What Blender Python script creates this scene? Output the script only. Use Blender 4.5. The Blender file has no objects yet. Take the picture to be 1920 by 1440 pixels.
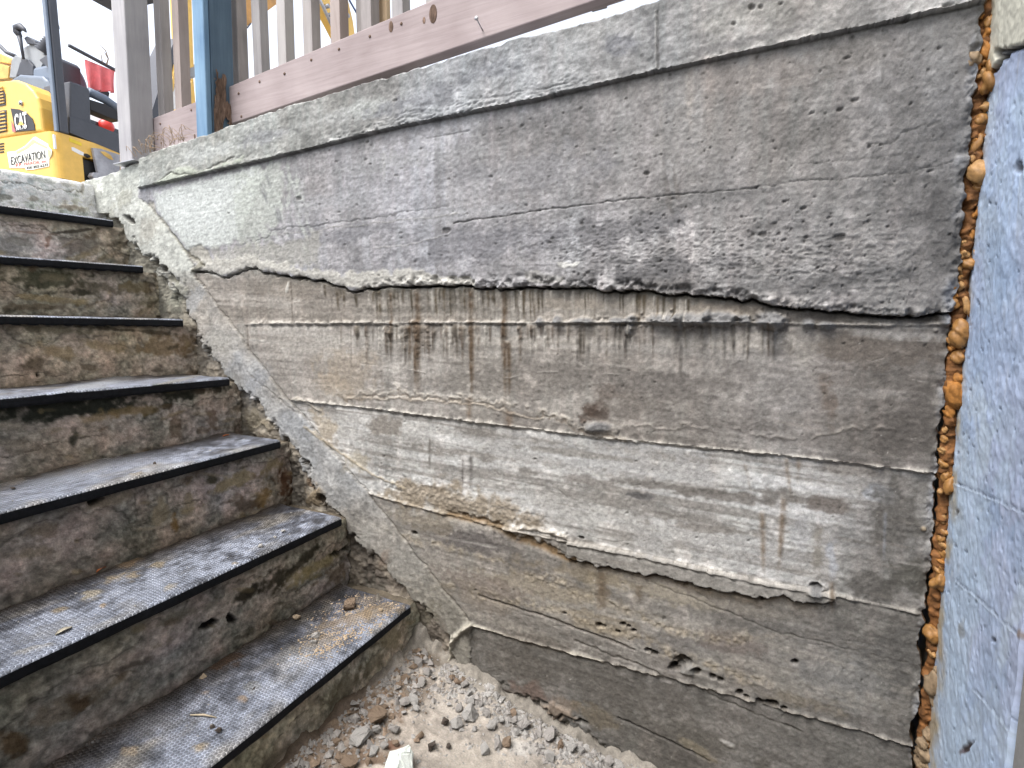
import bpy, bmesh, math, random
import numpy as np
from mathutils import Vector, Matrix, Euler

random.seed(7)
R = math.radians
sc = bpy.context.scene
COL = sc.collection

# ------------------------------------------------------------------ camera
F = 1008.0                      # focal length in photo pixels (photo is 1920 wide)
YAW, PITCH, ROLL = R(26.679), R(6.506), R(-0.097)
CAM = np.array([0.0, -1.18, 0.0])
cam_d = bpy.data.cameras.new('camera'); cam = bpy.data.objects.new('camera', cam_d); COL.objects.link(cam)
cam_d.sensor_width = 36.0; cam_d.lens = 36.0 * F / 1920.0; cam_d.clip_start = 0.02; cam_d.clip_end = 500
fw = np.array([-math.sin(YAW) * math.cos(PITCH), math.cos(YAW) * math.cos(PITCH), -math.sin(PITCH)])
_r = np.array([math.cos(YAW), math.sin(YAW), 0.0]); _u = np.cross(_r, fw)
rt = _r * math.cos(ROLL) + _u * math.sin(ROLL); up = -_r * math.sin(ROLL) + _u * math.cos(ROLL)
cam.matrix_world = Matrix(((rt[0], up[0], -fw[0], CAM[0]), (rt[1], up[1], -fw[1], CAM[1]), (rt[2], up[2], -fw[2], CAM[2]), (0, 0, 0, 1)))
sc.camera = cam

# ------------------------------------------------------------------ light
SUN_EL, SUN_AZ = R(62), R(200)          # high, soft sun behind thin cloud, in front of the wall
w = bpy.data.worlds.new('World'); sc.world = w; w.use_nodes = True
nt = w.node_tree; nt.nodes.clear()
sky = nt.nodes.new('ShaderNodeTexSky'); sky.sky_type = 'NISHITA'; sky.sun_disc = False
sky.sun_elevation = SUN_EL; sky.sun_rotation = SUN_AZ; sky.dust_density = 4.0; sky.air_density = 1.0
hs = nt.nodes.new('ShaderNodeHueSaturation'); hs.inputs['Saturation'].default_value = 0.42
bgn = nt.nodes.new('ShaderNodeBackground'); bgn.inputs['Strength'].default_value = 0.15
wo = nt.nodes.new('ShaderNodeOutputWorld')
nt.links.new(sky.outputs[0], hs.inputs['Color']); nt.links.new(hs.outputs[0], bgn.inputs['Color']); nt.links.new(bgn.outputs[0], wo.inputs[0])
sd = bpy.data.lights.new('sun', 'SUN'); sd.energy = 0.7; sd.angle = R(40); sd.color = (1, 0.985, 0.96)
sun = bpy.data.objects.new('sun', sd); COL.objects.link(sun)
_sdir = Vector((math.sin(SUN_AZ) * math.cos(SUN_EL), math.cos(SUN_AZ) * math.cos(SUN_EL), math.sin(SUN_EL)))
sun.rotation_euler = _sdir.to_track_quat('Z', 'Y').to_euler(); sun.location = (0, -3, 6)
sc.view_settings.view_transform = 'Standard'; sc.view_settings.look = 'None'
sc.view_settings.gamma = 1.0; sc.view_settings.use_curve_mapping = False
sc.view_settings.exposure = 1.68

# ------------------------------------------------------------------ geometry from the photograph's perspective
def ray(u, v):
    return fw + rt * (u - 960) / F - up * (v - 720) / F
def hit(u, v, p0, n):
    d = ray(u, v); n = np.asarray(n, float)
    return CAM + d * (((np.asarray(p0, float) - CAM) @ n) / (d @ n))
def on_y(u, v, y=0.0): return hit(u, v, (0, y, 0), (0, 1, 0))
def on_x(u, v, x): return hit(u, v, (x, 0, 0), (1, 0, 0))
def on_z(u, v, z): return hit(u, v, (0, 0, z), (0, 0, 1))
def proj(X, Y, Z):
    x = X - CAM[0]; y = Y - CAM[1]; z = Z - CAM[2]
    d = x * fw[0] + y * fw[1] + z * fw[2]
    d = np.where(d < 0.05, 0.05, d)
    return 960 + F * (x * rt[0] + y * rt[1] + z * rt[2]) / d, 720 - F * (x * up[0] + y * up[1] + z * up[2]) / d

# ------------------------------------------------------------------ numpy noise and masks
_rng = np.random.RandomState(11)
_T = _rng.rand(64, 256, 256).astype(np.float32)
def vnoise(x, y, s):
    xi = np.floor(x).astype(np.int64); yi = np.floor(y).astype(np.int64)
    fx = (x - xi).astype(np.float32); fy = (y - yi).astype(np.float32)
    fx = fx * fx * (3 - 2 * fx); fy = fy * fy * (3 - 2 * fy)
    t = _T[s % 64]; x0 = xi & 255; x1 = (xi + 1) & 255; y0 = yi & 255; y1 = (yi + 1) & 255
    a = t[x0, y0]; b = t[x1, y0]; c = t[x0, y1]; d = t[x1, y1]
    return (a + (b - a) * fx) * (1 - fy) + (c + (d - c) * fx) * fy
def fbm(x, y, s, oct=4, gain=0.5):
    r = 0; a = 1.0; tot = 0
    for o in range(oct):
        r = r + a * (vnoise(x * 2 ** o + 17.3 * o, y * 2 ** o + 5.1 * o, s + o) * 2 - 1); tot += a; a *= gain
    return r / tot
def ss(a, b, x):
    t = np.clip((x - a) / (b - a), 0, 1); return t * t * (3 - 2 * t)
def px(pts, axis_u):
    p = np.array(pts, float); return np.interp(axis_u, p[:, 0], p[:, 1])
def poly_sd(poly, U, V):
    p = np.array(poly, float); n = len(p)
    inside = np.zeros(U.shape, bool); d2 = np.full(U.shape, 1e12)
    for i in range(n):
        a = p[i]; b = p[(i + 1) % n]; e = b - a
        t = np.clip(((U - a[0]) * e[0] + (V - a[1]) * e[1]) / max(e @ e, 1e-9), 0, 1)
        d2 = np.minimum(d2, (U - a[0] - t * e[0]) ** 2 + (V - a[1] - t * e[1]) ** 2)
        if a[1] != b[1]:
            c = ((a[1] > V) != (b[1] > V)) & (U < (b[0] - a[0]) * (V - a[1]) / (b[1] - a[1]) + a[0])
            inside ^= c
    d = np.sqrt(d2); return np.where(inside, -d, d)
def line_d(pts, U, V):
    p = np.array(pts, float); d2 = np.full(U.shape, 1e12)
    for a, b in zip(p[:-1], p[1:]):
        e = b - a; t = np.clip(((U - a[0]) * e[0] + (V - a[1]) * e[1]) / max(e @ e, 1e-9), 0, 1)
        d2 = np.minimum(d2, (U - a[0] - t * e[0]) ** 2 + (V - a[1] - t * e[1]) ** 2)
    return np.sqrt(d2)
class Field:
    """height + painted colour on a grid whose photo coordinates are U, V and surface metres are X, Z"""
    def __init__(s, U, V, X, Z, base):
        s.U, s.V, s.X, s.Z = U, V, X, Z
        s.H = np.zeros(U.shape); s.C = np.zeros(U.shape + (3,)); s.C[:] = np.array(base) / 255.0
        s.n1 = fbm(X * 22, Z * 22, 1, 4); s.n2 = fbm(X * 70, Z * 70, 9, 4); s.n3 = fbm(X * 5, Z * 5, 20, 4)
        s.streak = fbm(X * 9, Z * 130, 30, 3); s.vert = fbm(X * 60, Z * 5, 40, 3)
    def box(s, u0, v0, u1, v1):
        m = (s.U > u0) & (s.U < u1) & (s.V > v0) & (s.V < v1)
        if not m.any(): return None
        r = np.where(m.any(1))[0]; c = np.where(m.any(0))[0]
        return slice(r[0], r[-1] + 1), slice(c[0], c[-1] + 1)
    def _mix(s, w, m, col, a):
        if col is None: return
        k = (m * a)[..., None]; s.C[w] = s.C[w] * (1 - k) + np.array(col) / 255.0 * k
    def poly(s, pts, col=None, a=1.0, soft=6, rough=8, h=0.0, nz=None, holes=0.0):
        p = np.array(pts, float); g = soft + rough + 4
        w = s.box(p[:, 0].min() - g, p[:, 1].min() - g, p[:, 0].max() + g, p[:, 1].max() + g)
        if w is None: return
        n = s.n1[w] * .6 + s.n2[w] * .6 if nz is None else nz[w]
        d = poly_sd(p, s.U[w], s.V[w]) + n * rough * 1.6
        m = 1 - ss(-soft, soft, d)
        if holes: m = m * (1 - ss(.12, .3, n) * holes)
        s._mix(w, m, col, a); s.H[w] += h * m
        return w, m
    def blob(s, u, v, ru, rv, col=None, a=1.0, ang=0.0, rough=.5, h=0.0, nz=None):
        g = max(ru, rv) * 1.9
        w = s.box(u - g, v - g, u + g, v + g)
        if w is None: return
        ca, sa = math.cos(R(ang)), math.sin(R(ang))
        du = s.U[w] - u; dv = s.V[w] - v
        n = s.n1[w] * .6 + s.n2[w] * .5 if nz is None else nz[w]
        d = np.sqrt(((du * ca + dv * sa) / ru) ** 2 + ((-du * sa + dv * ca) / rv) ** 2) + n * rough * 1.3
        m = 1 - ss(.45, 1.15, d)
        s._mix(w, m, col, a); s.H[w] += h * m
    def line(s, pts, wd, col=None, a=1.0, h=0.0, rough=.5, wob=0.0, brk=0.0):
        p = np.array(pts, float); g = wd * 4 + wob * 3 + 6
        w = s.box(p[:, 0].min() - g, p[:, 1].min() - g, p[:, 0].max() + g, p[:, 1].max() + g)
        if w is None: return
        d = line_d(p, s.U[w] + s.n1[w] * wob, s.V[w] + s.n2[w] * wob + s.n1[w] * wob)
        ww = wd * (1 + s.n2[w] * rough)
        m = np.exp(-(d / np.maximum(ww, .3)) ** 2)
        if brk: m = m * ss(-.25, .25, s.n1[w] + (1 - brk))
        s._mix(w, np.clip(m * 1.2, 0, 1), col, a); s.H[w] += h * m * (1 + s.n2[w] * rough)
    def drip(s, u, v0, ln, wd, col=None, a=.6, h=0.0, lean=0.0):
        w = s.box(u - wd * 4 - 8, v0 - 6, u + wd * 4 + 8 + abs(lean), v0 + ln + 6)
        if w is None: return
        t = (s.V[w] - v0) / ln
        d = (s.U[w] - u - lean * t + s.n3[w] * 3 + s.vert[w] * 2) / (wd * (1.15 - .5 * np.clip(t, 0, 1)))
        m = np.exp(-d * d) * ss(-.05, .06, t) * (1 - ss(.6, 1.0, t + s.n2[w] * .25)) * np.clip(.75 + s.n2[w] * .9, 0, 1.2)
        s._mix(w, np.clip(m, 0, 1), col, a); s.H[w] += h * m
    def tone(s, amt): s.C *= (1 + amt)[..., None]

# ------------------------------------------------------------------ mesh helpers
def tag(o, label=None, cat=None, group=None, kind=None):
    if label: o['label'] = label
    if cat: o['category'] = cat
    if group: o['group'] = group
    if kind: o['kind'] = kind
    return o
def empty(name, loc=(0, 0, 0), rz=0.0):
    o = bpy.data.objects.new(name, None); COL.objects.link(o); o.location = loc; o.rotation_euler = (0, 0, rz); o.empty_display_size = .1
    return o
def link(name, me, mats=None, parent=None):
    o = bpy.data.objects.new(name, me); COL.objects.link(o)
    for m in (mats if isinstance(mats, (list, tuple)) else [mats]):
        if m is not None: me.materials.append(m)
    if parent is not None: o.parent = parent
    return o
def raw(name, V, Q, mat, parent=None, C=None, smooth=True):
    V = np.asarray(V, np.float32).reshape(-1, 3); Q = np.asarray(Q, np.int32); k = Q.shape[1]
    me = bpy.data.meshes.new(name)
    me.vertices.add(len(V)); me.vertices.foreach_set('co', V.ravel())
    me.loops.add(Q.size); me.loops.foreach_set('vertex_index', Q.ravel())
    me.polygons.add(len(Q)); me.polygons.foreach_set('loop_start', np.arange(len(Q), dtype=np.int32) * k)
    try: me.polygons.foreach_set('loop_total', np.full(len(Q), k, np.int32))
    except Exception: pass
    me.update(calc_edges=True)
    me.polygons.foreach_set('use_smooth', np.full(len(Q), smooth, bool))
    if C is not None:
        C = np.clip(np.asarray(C).reshape(-1, 3), 0, 1) ** 2.2 * .74
        at = me.attributes.new('Col', 'FLOAT_COLOR', 'POINT')
        at.data.foreach_set('color', np.concatenate([C, np.ones((len(C), 1))], 1).astype(np.float32).ravel())
    me.validate(); me.update()
    return link(name, me, mat, parent)
def quads(ny, nx):
    i = np.arange(ny * nx).reshape(ny, nx)
    return np.stack([i[:-1, :-1], i[:-1, 1:], i[1:, 1:], i[1:, :-1]], -1)
def sheet(name, P, mat, parent=None, C=None, keep=None, flip=False, smooth=True):
    ny, nx = P.shape[:2]; Q = quads(ny, nx)
    Q = Q[keep] if keep is not None else Q.reshape(-1, 4)
    if flip: Q = Q[:, ::-1]
    used, inv = np.unique(Q, return_inverse=True)
    return raw(name, P.reshape(-1, 3)[used], inv.reshape(-1, 4), mat, parent, None if C is None else C.reshape(-1, 3)[used], smooth)
def bm_obj(name, bm, mat, parent=None, smooth=False):
    me = bpy.data.meshes.new(name); bm.normal_update(); bm.to_mesh(me); bm.free()
    if smooth: me.polygons.foreach_set('use_smooth', [True] * len(me.polygons))
    return link(name, me, mat, parent)
def hexa(bm, c8, bevel=0.0, seg=2):
    vs = [bm.verts.new(tuple(p)) for p in c8]
    fs = [bm.faces.new([vs[i] for i in f]) for f in ((0, 3, 2, 1), (4, 5, 6, 7), (0, 1, 5, 4), (1, 2, 6, 5), (2, 3, 7, 6), (3, 0, 4, 7))]
    if bevel:
        es = list({e for f in fs for e in f.edges})
        bmesh.ops.bevel(bm, geom=es, offset=bevel, segments=seg, profile=.5, affect='EDGES')
def box8(x0, y0, z0, x1, y1, z1, lx=0.0, ly=0.0):
    return [(x0, y0, z0), (x1, y0, z0), (x1, y1, z0), (x0, y1, z0), (x0 + lx, y0 + ly, z1), (x1 + lx, y0 + ly, z1), (x1 + lx, y1 + ly, z1), (x0 + lx, y1 + ly, z1)]
def box(name, b, mat, parent=None, bevel=.003, seg=2, lx=0, ly=0):
    bm = bmesh.new(); hexa(bm, box8(*b, lx, ly), bevel, seg); return bm_obj(name, bm, mat, parent)
def prism(bm, pts, z0, z1, fn):
    """extrude outline pts (p,q) from z0 to z1 with fn(p,q,r)->xyz"""
    a = [bm.verts.new(fn(p, q, z0)) for p, q in pts]; b = [bm.verts.new(fn(p, q, z1)) for p, q in pts]; n = len(pts)
    bm.faces.new(a[::-1]); bm.faces.new(b)
    for i in range(n): bm.faces.new([a[i], a[(i + 1) % n], b[(i + 1) % n], b[i]])
def tube(bm, pts, r, seg=8, cap=True):
    pts = [Vector(p) for p in pts]; rs = r if isinstance(r, (list, tuple)) else [r] * len(pts); rings = []
    for i, p in enumerate(pts):
        t = (pts[min(i + 1, len(pts) - 1)] - pts[max(i - 1, 0)]).normalized()
        a = t.orthogonal().normalized() if i == 0 else (a - t * a.dot(t)).normalized()
        b = t.cross(a)
        rings.append([bm.verts.new(p + (a * math.cos(k * 2 * math.pi / seg) + b * math.sin(k * 2 * math.pi / seg)) * rs[i]) for k in range(seg)])
    for A_, B_ in zip(rings[:-1], rings[1:]):
        for k in range(seg): bm.faces.new([A_[k], A_[(k + 1) % seg], B_[(k + 1) % seg], B_[k]])
    if cap: bm.faces.new(rings[0][::-1]); bm.faces.new(rings[-1])
def tube_obj(name, pts, r, mat, parent=None, seg=8):
    bm = bmesh.new(); tube(bm, pts, r, seg); return bm_obj(name, bm, mat, parent, True)

# ------------------------------------------------------------------ materials
def new_mat(name):
    m = bpy.data.materials.new(name); m.use_nodes = True; n = m.node_tree; b = n.nodes['Principled BSDF']; return m, n, b
def nd(n, t, **k):
    x = n.nodes.new(t)
    for a, v in k.items():
        if a in x.inputs: x.inputs[a].default_value = v
        else: setattr(x, a, v)
    return x
def grit(name, rough=.88, col=None, var=.22, scale=160., bump=.35, dist=.0015, spec=.25, scale2=18., var2=.18, stretch=(1, 1, 1)):
    """painted-attribute or plain colour, with fine grain and relief"""
    m, n, b = new_mat(name); L = n.links.new
    tc = nd(n, 'ShaderNodeTexCoord'); mp = nd(n, 'ShaderNodeMapping'); mp.inputs['Scale'].default_value = stretch; L(tc.outputs['Object'], mp.inputs[0])
    n1 = nd(n, 'ShaderNodeTexNoise', Scale=scale, Detail=6.0, Roughness=.7); L(mp.outputs[0], n1.inputs['Vector'])
    n2 = nd(n, 'ShaderNodeTexNoise', Scale=scale2, Detail=5.0, Roughness=.6); L(mp.outputs[0], n2.inputs['Vector'])
    r1 = nd(n, 'ShaderNodeMapRange'); L(n1.outputs['Fac'], r1.inputs[0]); r1.inputs[1].default_value = .3; r1.inputs[2].default_value = .7; r1.inputs[3].default_value = 1 - var; r1.inputs[4].default_value = 1 + var
    r2 = nd(n, 'ShaderNodeMapRange'); L(n2.outputs['Fac'], r2.inputs[0]); r2.inputs[1].default_value = .3; r2.inputs[2].default_value = .7; r2.inputs[3].default_value = 1 - var2; r2.inputs[4].default_value = 1 + var2
    mu = nd(n, 'ShaderNodeMath', operation='MULTIPLY'); L(r1.outputs[0], mu.inputs[0]); L(r2.outputs[0], mu.inputs[1])
    mx = nd(n, 'ShaderNodeMix', data_type='RGBA', blend_type='MULTIPLY'); mx.inputs[0].default_value = 1
    if col is None:
        at = nd(n, 'ShaderNodeAttribute', attribute_name='Col'); L(at.outputs['Color'], mx.inputs[6])
    else: mx.inputs[6].default_value = (*col, 1)
    L(mu.outputs[0], mx.inputs[7]); L(mx.outputs[2], b.inputs['Base Color'])
    b.inputs['Roughness'].default_value = rough; b.inputs['Specular IOR Level'].default_value = spec
    if bump:
        bu = nd(n, 'ShaderNodeBump', Strength=bump, Distance=dist); L(n1.outputs['Fac'], bu.inputs['Height']); L(bu.outputs[0], b.inputs['Normal'])
    return m
def plain(name, col, rough=.5, metal=0.0, var=.08, scale=25., bump=.05, spec=.5):
    m = grit(name, rough, col, var, scale, bump, .001, spec, 6., var); m.node_tree.nodes['Principled BSDF'].inputs['Metallic'].default_value = metal; return m
def wood(name, c1, c2, axis=2, rough=.75, scale=9., bump=.3):
    m, n, b = new_mat(name); L = n.links.new
    tc = nd(n, 'ShaderNodeTexCoord'); mp = nd(n, 'ShaderNodeMapping'); s = [scale * 9] * 3; s[axis] = scale * .5; mp.inputs['Scale'].default_value = s
    L(tc.outputs['Object'], mp.inputs[0])
    n1 = nd(n, 'ShaderNodeTexNoise', Scale=1.0, Detail=6.0, Roughness=.65, Distortion=.6); L(mp.outputs[0], n1.inputs['Vector'])
    n2 = nd(n, 'ShaderNodeTexNoise', Scale=7.0, Detail=4.0); L(tc.outputs['Object'], n2.inputs['Vector'])
    ad = nd(n, 'ShaderNodeMath', operation='ADD'); L(n1.outputs['Fac'], ad.inputs[0]); L(n2.outputs['Fac'], ad.inputs[1])
    cr = nd(n, 'ShaderNodeMapRange'); L(ad.outputs[0], cr.inputs[0]); cr.inputs[1].default_value = .65; cr.inputs[2].default_value = 1.35
    mx = nd(n, 'ShaderNodeMix', data_type='RGBA'); L(cr.outputs[0], mx.inputs[0]); mx.inputs[6].default_value = (*c1, 1); mx.inputs[7].default_value = (*c2, 1)
    L(mx.outputs[2], b.inputs['Base Color']); b.inputs['Roughness'].default_value = rough; b.inputs['Specular IOR Level'].default_value = .3
    bu = nd(n, 'ShaderNodeBump', Strength=bump, Distance=.002); L(n1.outputs['Fac'], bu.inputs['Height']); L(bu.outputs[0], b.inputs['Normal'])
    return m
def rubber(name):
    """dusty rubber with raised hexagons"""
    m, n, b = new_mat(name); L = n.links.new
    tc = nd(n, 'ShaderNodeTexCoord'); S = .0085
    def dist(off):
        mp = nd(n, 'ShaderNodeMapping'); mp.inputs['Scale'].default_value = (1 / S, 1 / S, 0); mp.inputs['Location'].default_value = off; L(tc.outputs['Object'], mp.inputs[0])
        wr = nd(n, 'ShaderNodeVectorMath', operation='WRAP'); L(mp.outputs[0], wr.inputs[0]); wr.inputs[1].default_value = (.5, .866, 1); wr.inputs[2].default_value = (-.5, -.866, -1)
        ln = nd(n, 'ShaderNodeVectorMath', operation='LENGTH'); L(wr.outputs[0], ln.inputs[0]); return ln.outputs['Value']
    mi = nd(n, 'ShaderNodeMath', operation='MINIMUM'); L(dist((0, 0, 0)), mi.inputs[0]); L(dist((.5, .866, 0)), mi.inputs[1])
    dome = nd(n, 'ShaderNodeMapRange', interpolation_type='SMOOTHSTEP'); L(mi.outputs[0], dome.inputs[0]); dome.inputs[1].default_value = .30; dome.inputs[2].default_value = .5; dome.inputs[3].default_value = 1; dome.inputs[4].default_value = 0
    nz = nd(n, 'ShaderNodeTexNoise', Scale=260., Detail=4.0); L(tc.outputs['Object'], nz.inputs['Vector'])
    at = nd(n, 'ShaderNodeAttribute', attribute_name='Col')
    # dust sits in the grooves between the hexagons and thinly on top
    pw = nd(n, 'ShaderNodeMapRange'); L(nz.outputs['Fac'], pw.inputs[0]); pw.inputs[1].default_value = .25; pw.inputs[2].default_value = .75; pw.inputs[3].default_value = .55; pw.inputs[4].default_value = 1.45
    gm = nd(n, 'ShaderNodeMapRange'); L(dome.outputs[0], gm.inputs[0]); gm.inputs[3].default_value = 1.35; gm.inputs[4].default_value = .72
    mu = nd(n, 'ShaderNodeMath', operation='MULTIPLY'); L(pw.outputs[0], mu.inputs[0]); L(gm.outputs[0], mu.inputs[1])
    mx = nd(n, 'ShaderNodeMix', data_type='RGBA', blend_type='MULTIPLY'); mx.inputs[0].default_value = 1; L(at.outputs['Color'], mx.inputs[6]); L(mu.outputs[0], mx.inputs[7])
    L(mx.outputs[2], b.inputs['Base Color']); b.inputs['Roughness'].default_value = .38; b.inputs['Specular IOR Level'].default_value = .7
    ad = nd(n, 'ShaderNodeMath', operation='MULTIPLY_ADD'); L(nz.outputs['Fac'], ad.inputs[0]); ad.inputs[1].default_value = .35; L(dome.outputs[0], ad.inputs[2])
    bu = nd(n, 'ShaderNodeBump', Strength=.8, Distance=.0018); L(ad.outputs[0], bu.inputs['Height']); L(bu.outputs[0], b.inputs['Normal'])
    return m
M = dict(
    conc=grit('concrete', .9, None, .18, 330., .6, .0016, .2, 60., .10),
    step=grit('step_concrete', .9, None, .28, 260., .9, .002, .2, 50., .18),
    blue=grit('blue_paint', .6, None, .06, 220., .35, .001, .35, 30., .05),
    soil=grit('dust_and_soil', .95, None, .25, 240., .6, .002, .1, 35., .15),
    ground=grit('gravel_ground', .95, (.22, .20, .18), .35, 60., .6, .01, .1, 3., .25),
    cream=grit('cream_stucco', .85, (.66, .65, .58), .05, 120., .3, .002, .2, 10., .05),
    foam=grit('orange_foam', .55, (.31, .165, .05), .18, 150., .3, .002, .4, 40., .12),
    rub=rubber('rubber'), rubedge=plain('rubber_edge', (.008, .009, .012), .75, 0, .5, 90., .5, .2),
    grey=grit('grey_jamb', .8, (.24, .24, .235), .1, 150., .2, .001, .25),
    post=wood('weathered_post', (.27, .265, .28), (.41, .40, .41)),
    picket=wood('weathered_picket', (.25, .23, .225), (.38, .355, .345)),
    board=wood('brown_board', (.235, .19, .19), (.36, .305, .305), 0),
    tan=wood('fresh_wood', (.42, .30, .18), (.55, .42, .28)),
    bluewood=wood('blue_painted_wood', (.08, .16, .27), (.19, .31, .43), 2, .65, 6., .6),
    darkblue=wood('old_blue_wood', (.05, .085, .13), (.10, .155, .21), 2, .6),
    rot=grit('rotten_wood', .95, (.16, .11, .085), .5, 70., .9, .006, .1, 20., .4, (3, 3, .6)),
    yellow=plain('yellow_paint', (.74, .46, .10), .42, 0, .06, 12., .02), yel2=plain('worn_yellow', (.66, .42, .11), .55, 0, .25, 14., .1),
    dgrey=plain('dark_grey_plastic', (.055, .06, .075), .5, 0, .1), bgrey=plain('blue_grey_plastic', (.13, .165, .22), .45, 0, .08),
    lgrey=plain('light_grey_plastic', (.30, .32, .34), .55), black=plain('black_rubber', (.012, .012, .014), .6),
    steel=plain('galvanised_steel', (.38, .38, .40), .42, .8, .15), bare=plain('scuffed_grey_steel', (.33, .33, .36), .5, .3, .2),
    white=plain('white_paint', (.78, .78, .78), .4, 0, .04), red=plain('red_fabric', (.72, .17, .18), .8, 0, .12), redlamp=plain('red_lamp', (.55, .03, .02), .3),
    ink=plain('dark_ink', (.03, .03, .035), .6), pinkink=plain('pink_ink', (.62, .18, .16), .6), hose=plain('blue_hose', (.05, .09, .22), .4), glass=plain('dark_glass', (.02, .025, .03), .08),
    grass=plain('dry_grass', (.30, .22, .15), .9), leaf=plain('orange_leaf', (.42, .13, .04), .7), straw=plain('pale_straw', (.5, .42, .30), .8),
    stone=grit('grey_rubble', .95, (.27, .255, .24), .3, 120., .6, .002, .15, 25., .25), stonew=grit('pale_rubble', .95, (.31, .30, .285), .3, 120., .6, .002, .15, 25., .2),
    stoneb=grit('brown_rubble', .95, (.20, .15, .11), .4, 100., .7, .002, .1, 30., .35), stoned=grit('dark_rubble', .95, (.09, .075, .065), .3, 100., .7, .002, .1, 30., .3),
    plaster=grit('white_plaster_lump', .85, (.70, .74, .70), .08, 90., .5, .002, .25, 15., .12), sand=grit('sand_crumbs', .95, (.40, .32, .23), .3, 200., .4, .001, .1),
)

# ================================================================== CONCRETE WALL (plane y = 0)
TOPPX = [(150, 340), (180, 332), (230, 312), (290, 285), (340, 268), (440, 235), (540, 200), (640, 170), (690, 155), (760, 137), (860, 105), (925, 86), (1000, 66), (1100, 41), (1180, 18), (1240, -2), (1500, -84), (1800, -190)]
TOP = [(float(p[0]), float(p[2])) for p in (on_y(u, v, -.014) for u, v in TOPPX)]
ZCR = [(float(p[0]), float(p[2])) for p in (on_y(u, v, 0) for u, v in ((150, 470), (225, 478), (300, 490), (350, 505), (430, 515), (490, 505), (560, 517), (685, 543), (760, 536), (900, 536), (1050, 538), (1200, 545), (1400, 563), (1560, 584), (1800, 588)))]
NX, NY = 880, 825
u_s = np.linspace(172, 1786, NX)
xs = np.array([on_y(u, 608)[0] for u in u_s])
xs = np.interp(np.linspace(0, 1, NX), np.linspace(0, 1, NX), xs)
t_s = np.linspace(0, 1, NY); ZB = -1.13
Xg, Tg = np.meshgrid(xs, t_s)
topz = px(TOP, xs) + .006 * fbm(xs * 14, xs * 0 + 3.3, 3, 4) + .004 * fbm(xs * 60, xs * 0 + 1.3, 6, 3)
Zg = ZB + (topz[None, :] - ZB) * Tg
edge_j = (.008 * fbm(Zg[:, 0] * 16, Zg[:, 0] * 0, 5, 4) + .006 * fbm(Zg[:, 0] * 70, Zg[:, 0] * 0 + 2, 8, 3))
kx = ss(xs[-1] - .05, xs[-1], xs)
Xg = Xg + kx[None, :] * (edge_j[:, None] - .001)
Y0 = .02 * (1 - ss(-.02, .02, Zg - px(ZCR, Xg))) - .014 * ss(-.006, .006, Zg - px([(-2.5, .475), (-2.12, .48), (-.92, .506), (.3, .517)], Xg))
U, V = proj(Xg, Y0, Zg)
f = Field(U, V, Xg, Zg, (146, 143, 139))
n1, n2, n3 = f.n1, f.n2, f.n3

COPE = [(160, 376), (250, 355), (500, 300), (750, 237), (1000, 190), (1230, 135), (1500, 78), (1760, 22), (1900, -8)]
CRACK = [(150, 470), (225, 478), (300, 490), (322, 497), (345, 509), (372, 508), (395, 509), (412, 514), (425, 519), (440, 512), (462, 503), (480, 501), (492, 507), (520, 512), (560, 517), (600, 524), (640, 536), (670, 545), (690, 541), (720, 538), (760, 536), (820, 534), (880, 535), (940, 538), (1000, 536), (1060, 538), (1120, 541), (1200, 545), (1260, 552), (1330, 557), (1372, 557), (1392, 566), (1410, 560), (1440, 568), (1480, 574), (1520, 576), (1560, 584), (1620, 588), (1680, 590), (1730, 591), (1760, 584), (1800, 588)]
R1 = [(150, 608), (470, 607), (800, 605), (1200, 603), (1400, 603), (1500, 606), (1640, 609), (1800, 607)]
R2 = [(150, 712), (550, 750), (720, 768), (900, 792), (1000, 803), (1110, 818), (1300, 836), (1500, 856), (1750, 886), (1820, 893)]
R3 = [(150, 800), (690, 922), (760, 942), (840, 962), (930, 985), (1000, 1000), (1060, 1012), (1200, 1037), (1330, 1066), (1430, 1088), (1520, 1103), (1640, 1130), (1745, 1152), (1820, 1168)]
R4 = [(150, 980), (885, 1169), (960, 1192), (1060, 1218), (1130, 1237), (1230, 1262), (1330, 1288), (1480, 1330), (1600, 1362), (1720, 1398), (1820, 1420)]
STR_R = [(262, 372), (290, 398), (318, 432), (345, 468), (366, 505), (372, 520), (430, 600), (468, 650), (540, 745), (600, 820), (640, 866), (700, 935), (760, 1008), (830, 1098), (885, 1167)]
STR_L = [(212, 404), (232, 430), (255, 462), (300, 500), (330, 545), (352, 590), (400, 665), (440, 712), (480, 752), (520, 806), (565, 862), (600, 930), (650, 985), (690, 1030), (740, 1085), (790, 1132), (850, 1190)]
vC, vK, v1, v2, v3, v4 = (px(p, U) for p in (COPE, CRACK, R1, R2, R3, R4))
jag = n2 * 5 + n1 * 5
vKj = vK + jag * ss(300, 500, U)
uR = np.interp(V, [p[1] for p in STR_R], [p[0] for p in STR_R]) + n1 * 7 + n2 * 3
uR = np.where(V < 372, 258 + n1 * 4, uR)
uL = np.interp(V, [p[1] for p in STR_L], [p[0] for p in STR_L]) + (n1 * 16 + n2 * 10 + n3 * 6)
left = U < uR                                   # strip + recess beside the stairs
recess = (U < uL) & (V > 400)
upper = (V < vKj)
cope = V < vC + n2 * 1.5

up_f0 = (upper & ~cope).astype(float)
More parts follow.
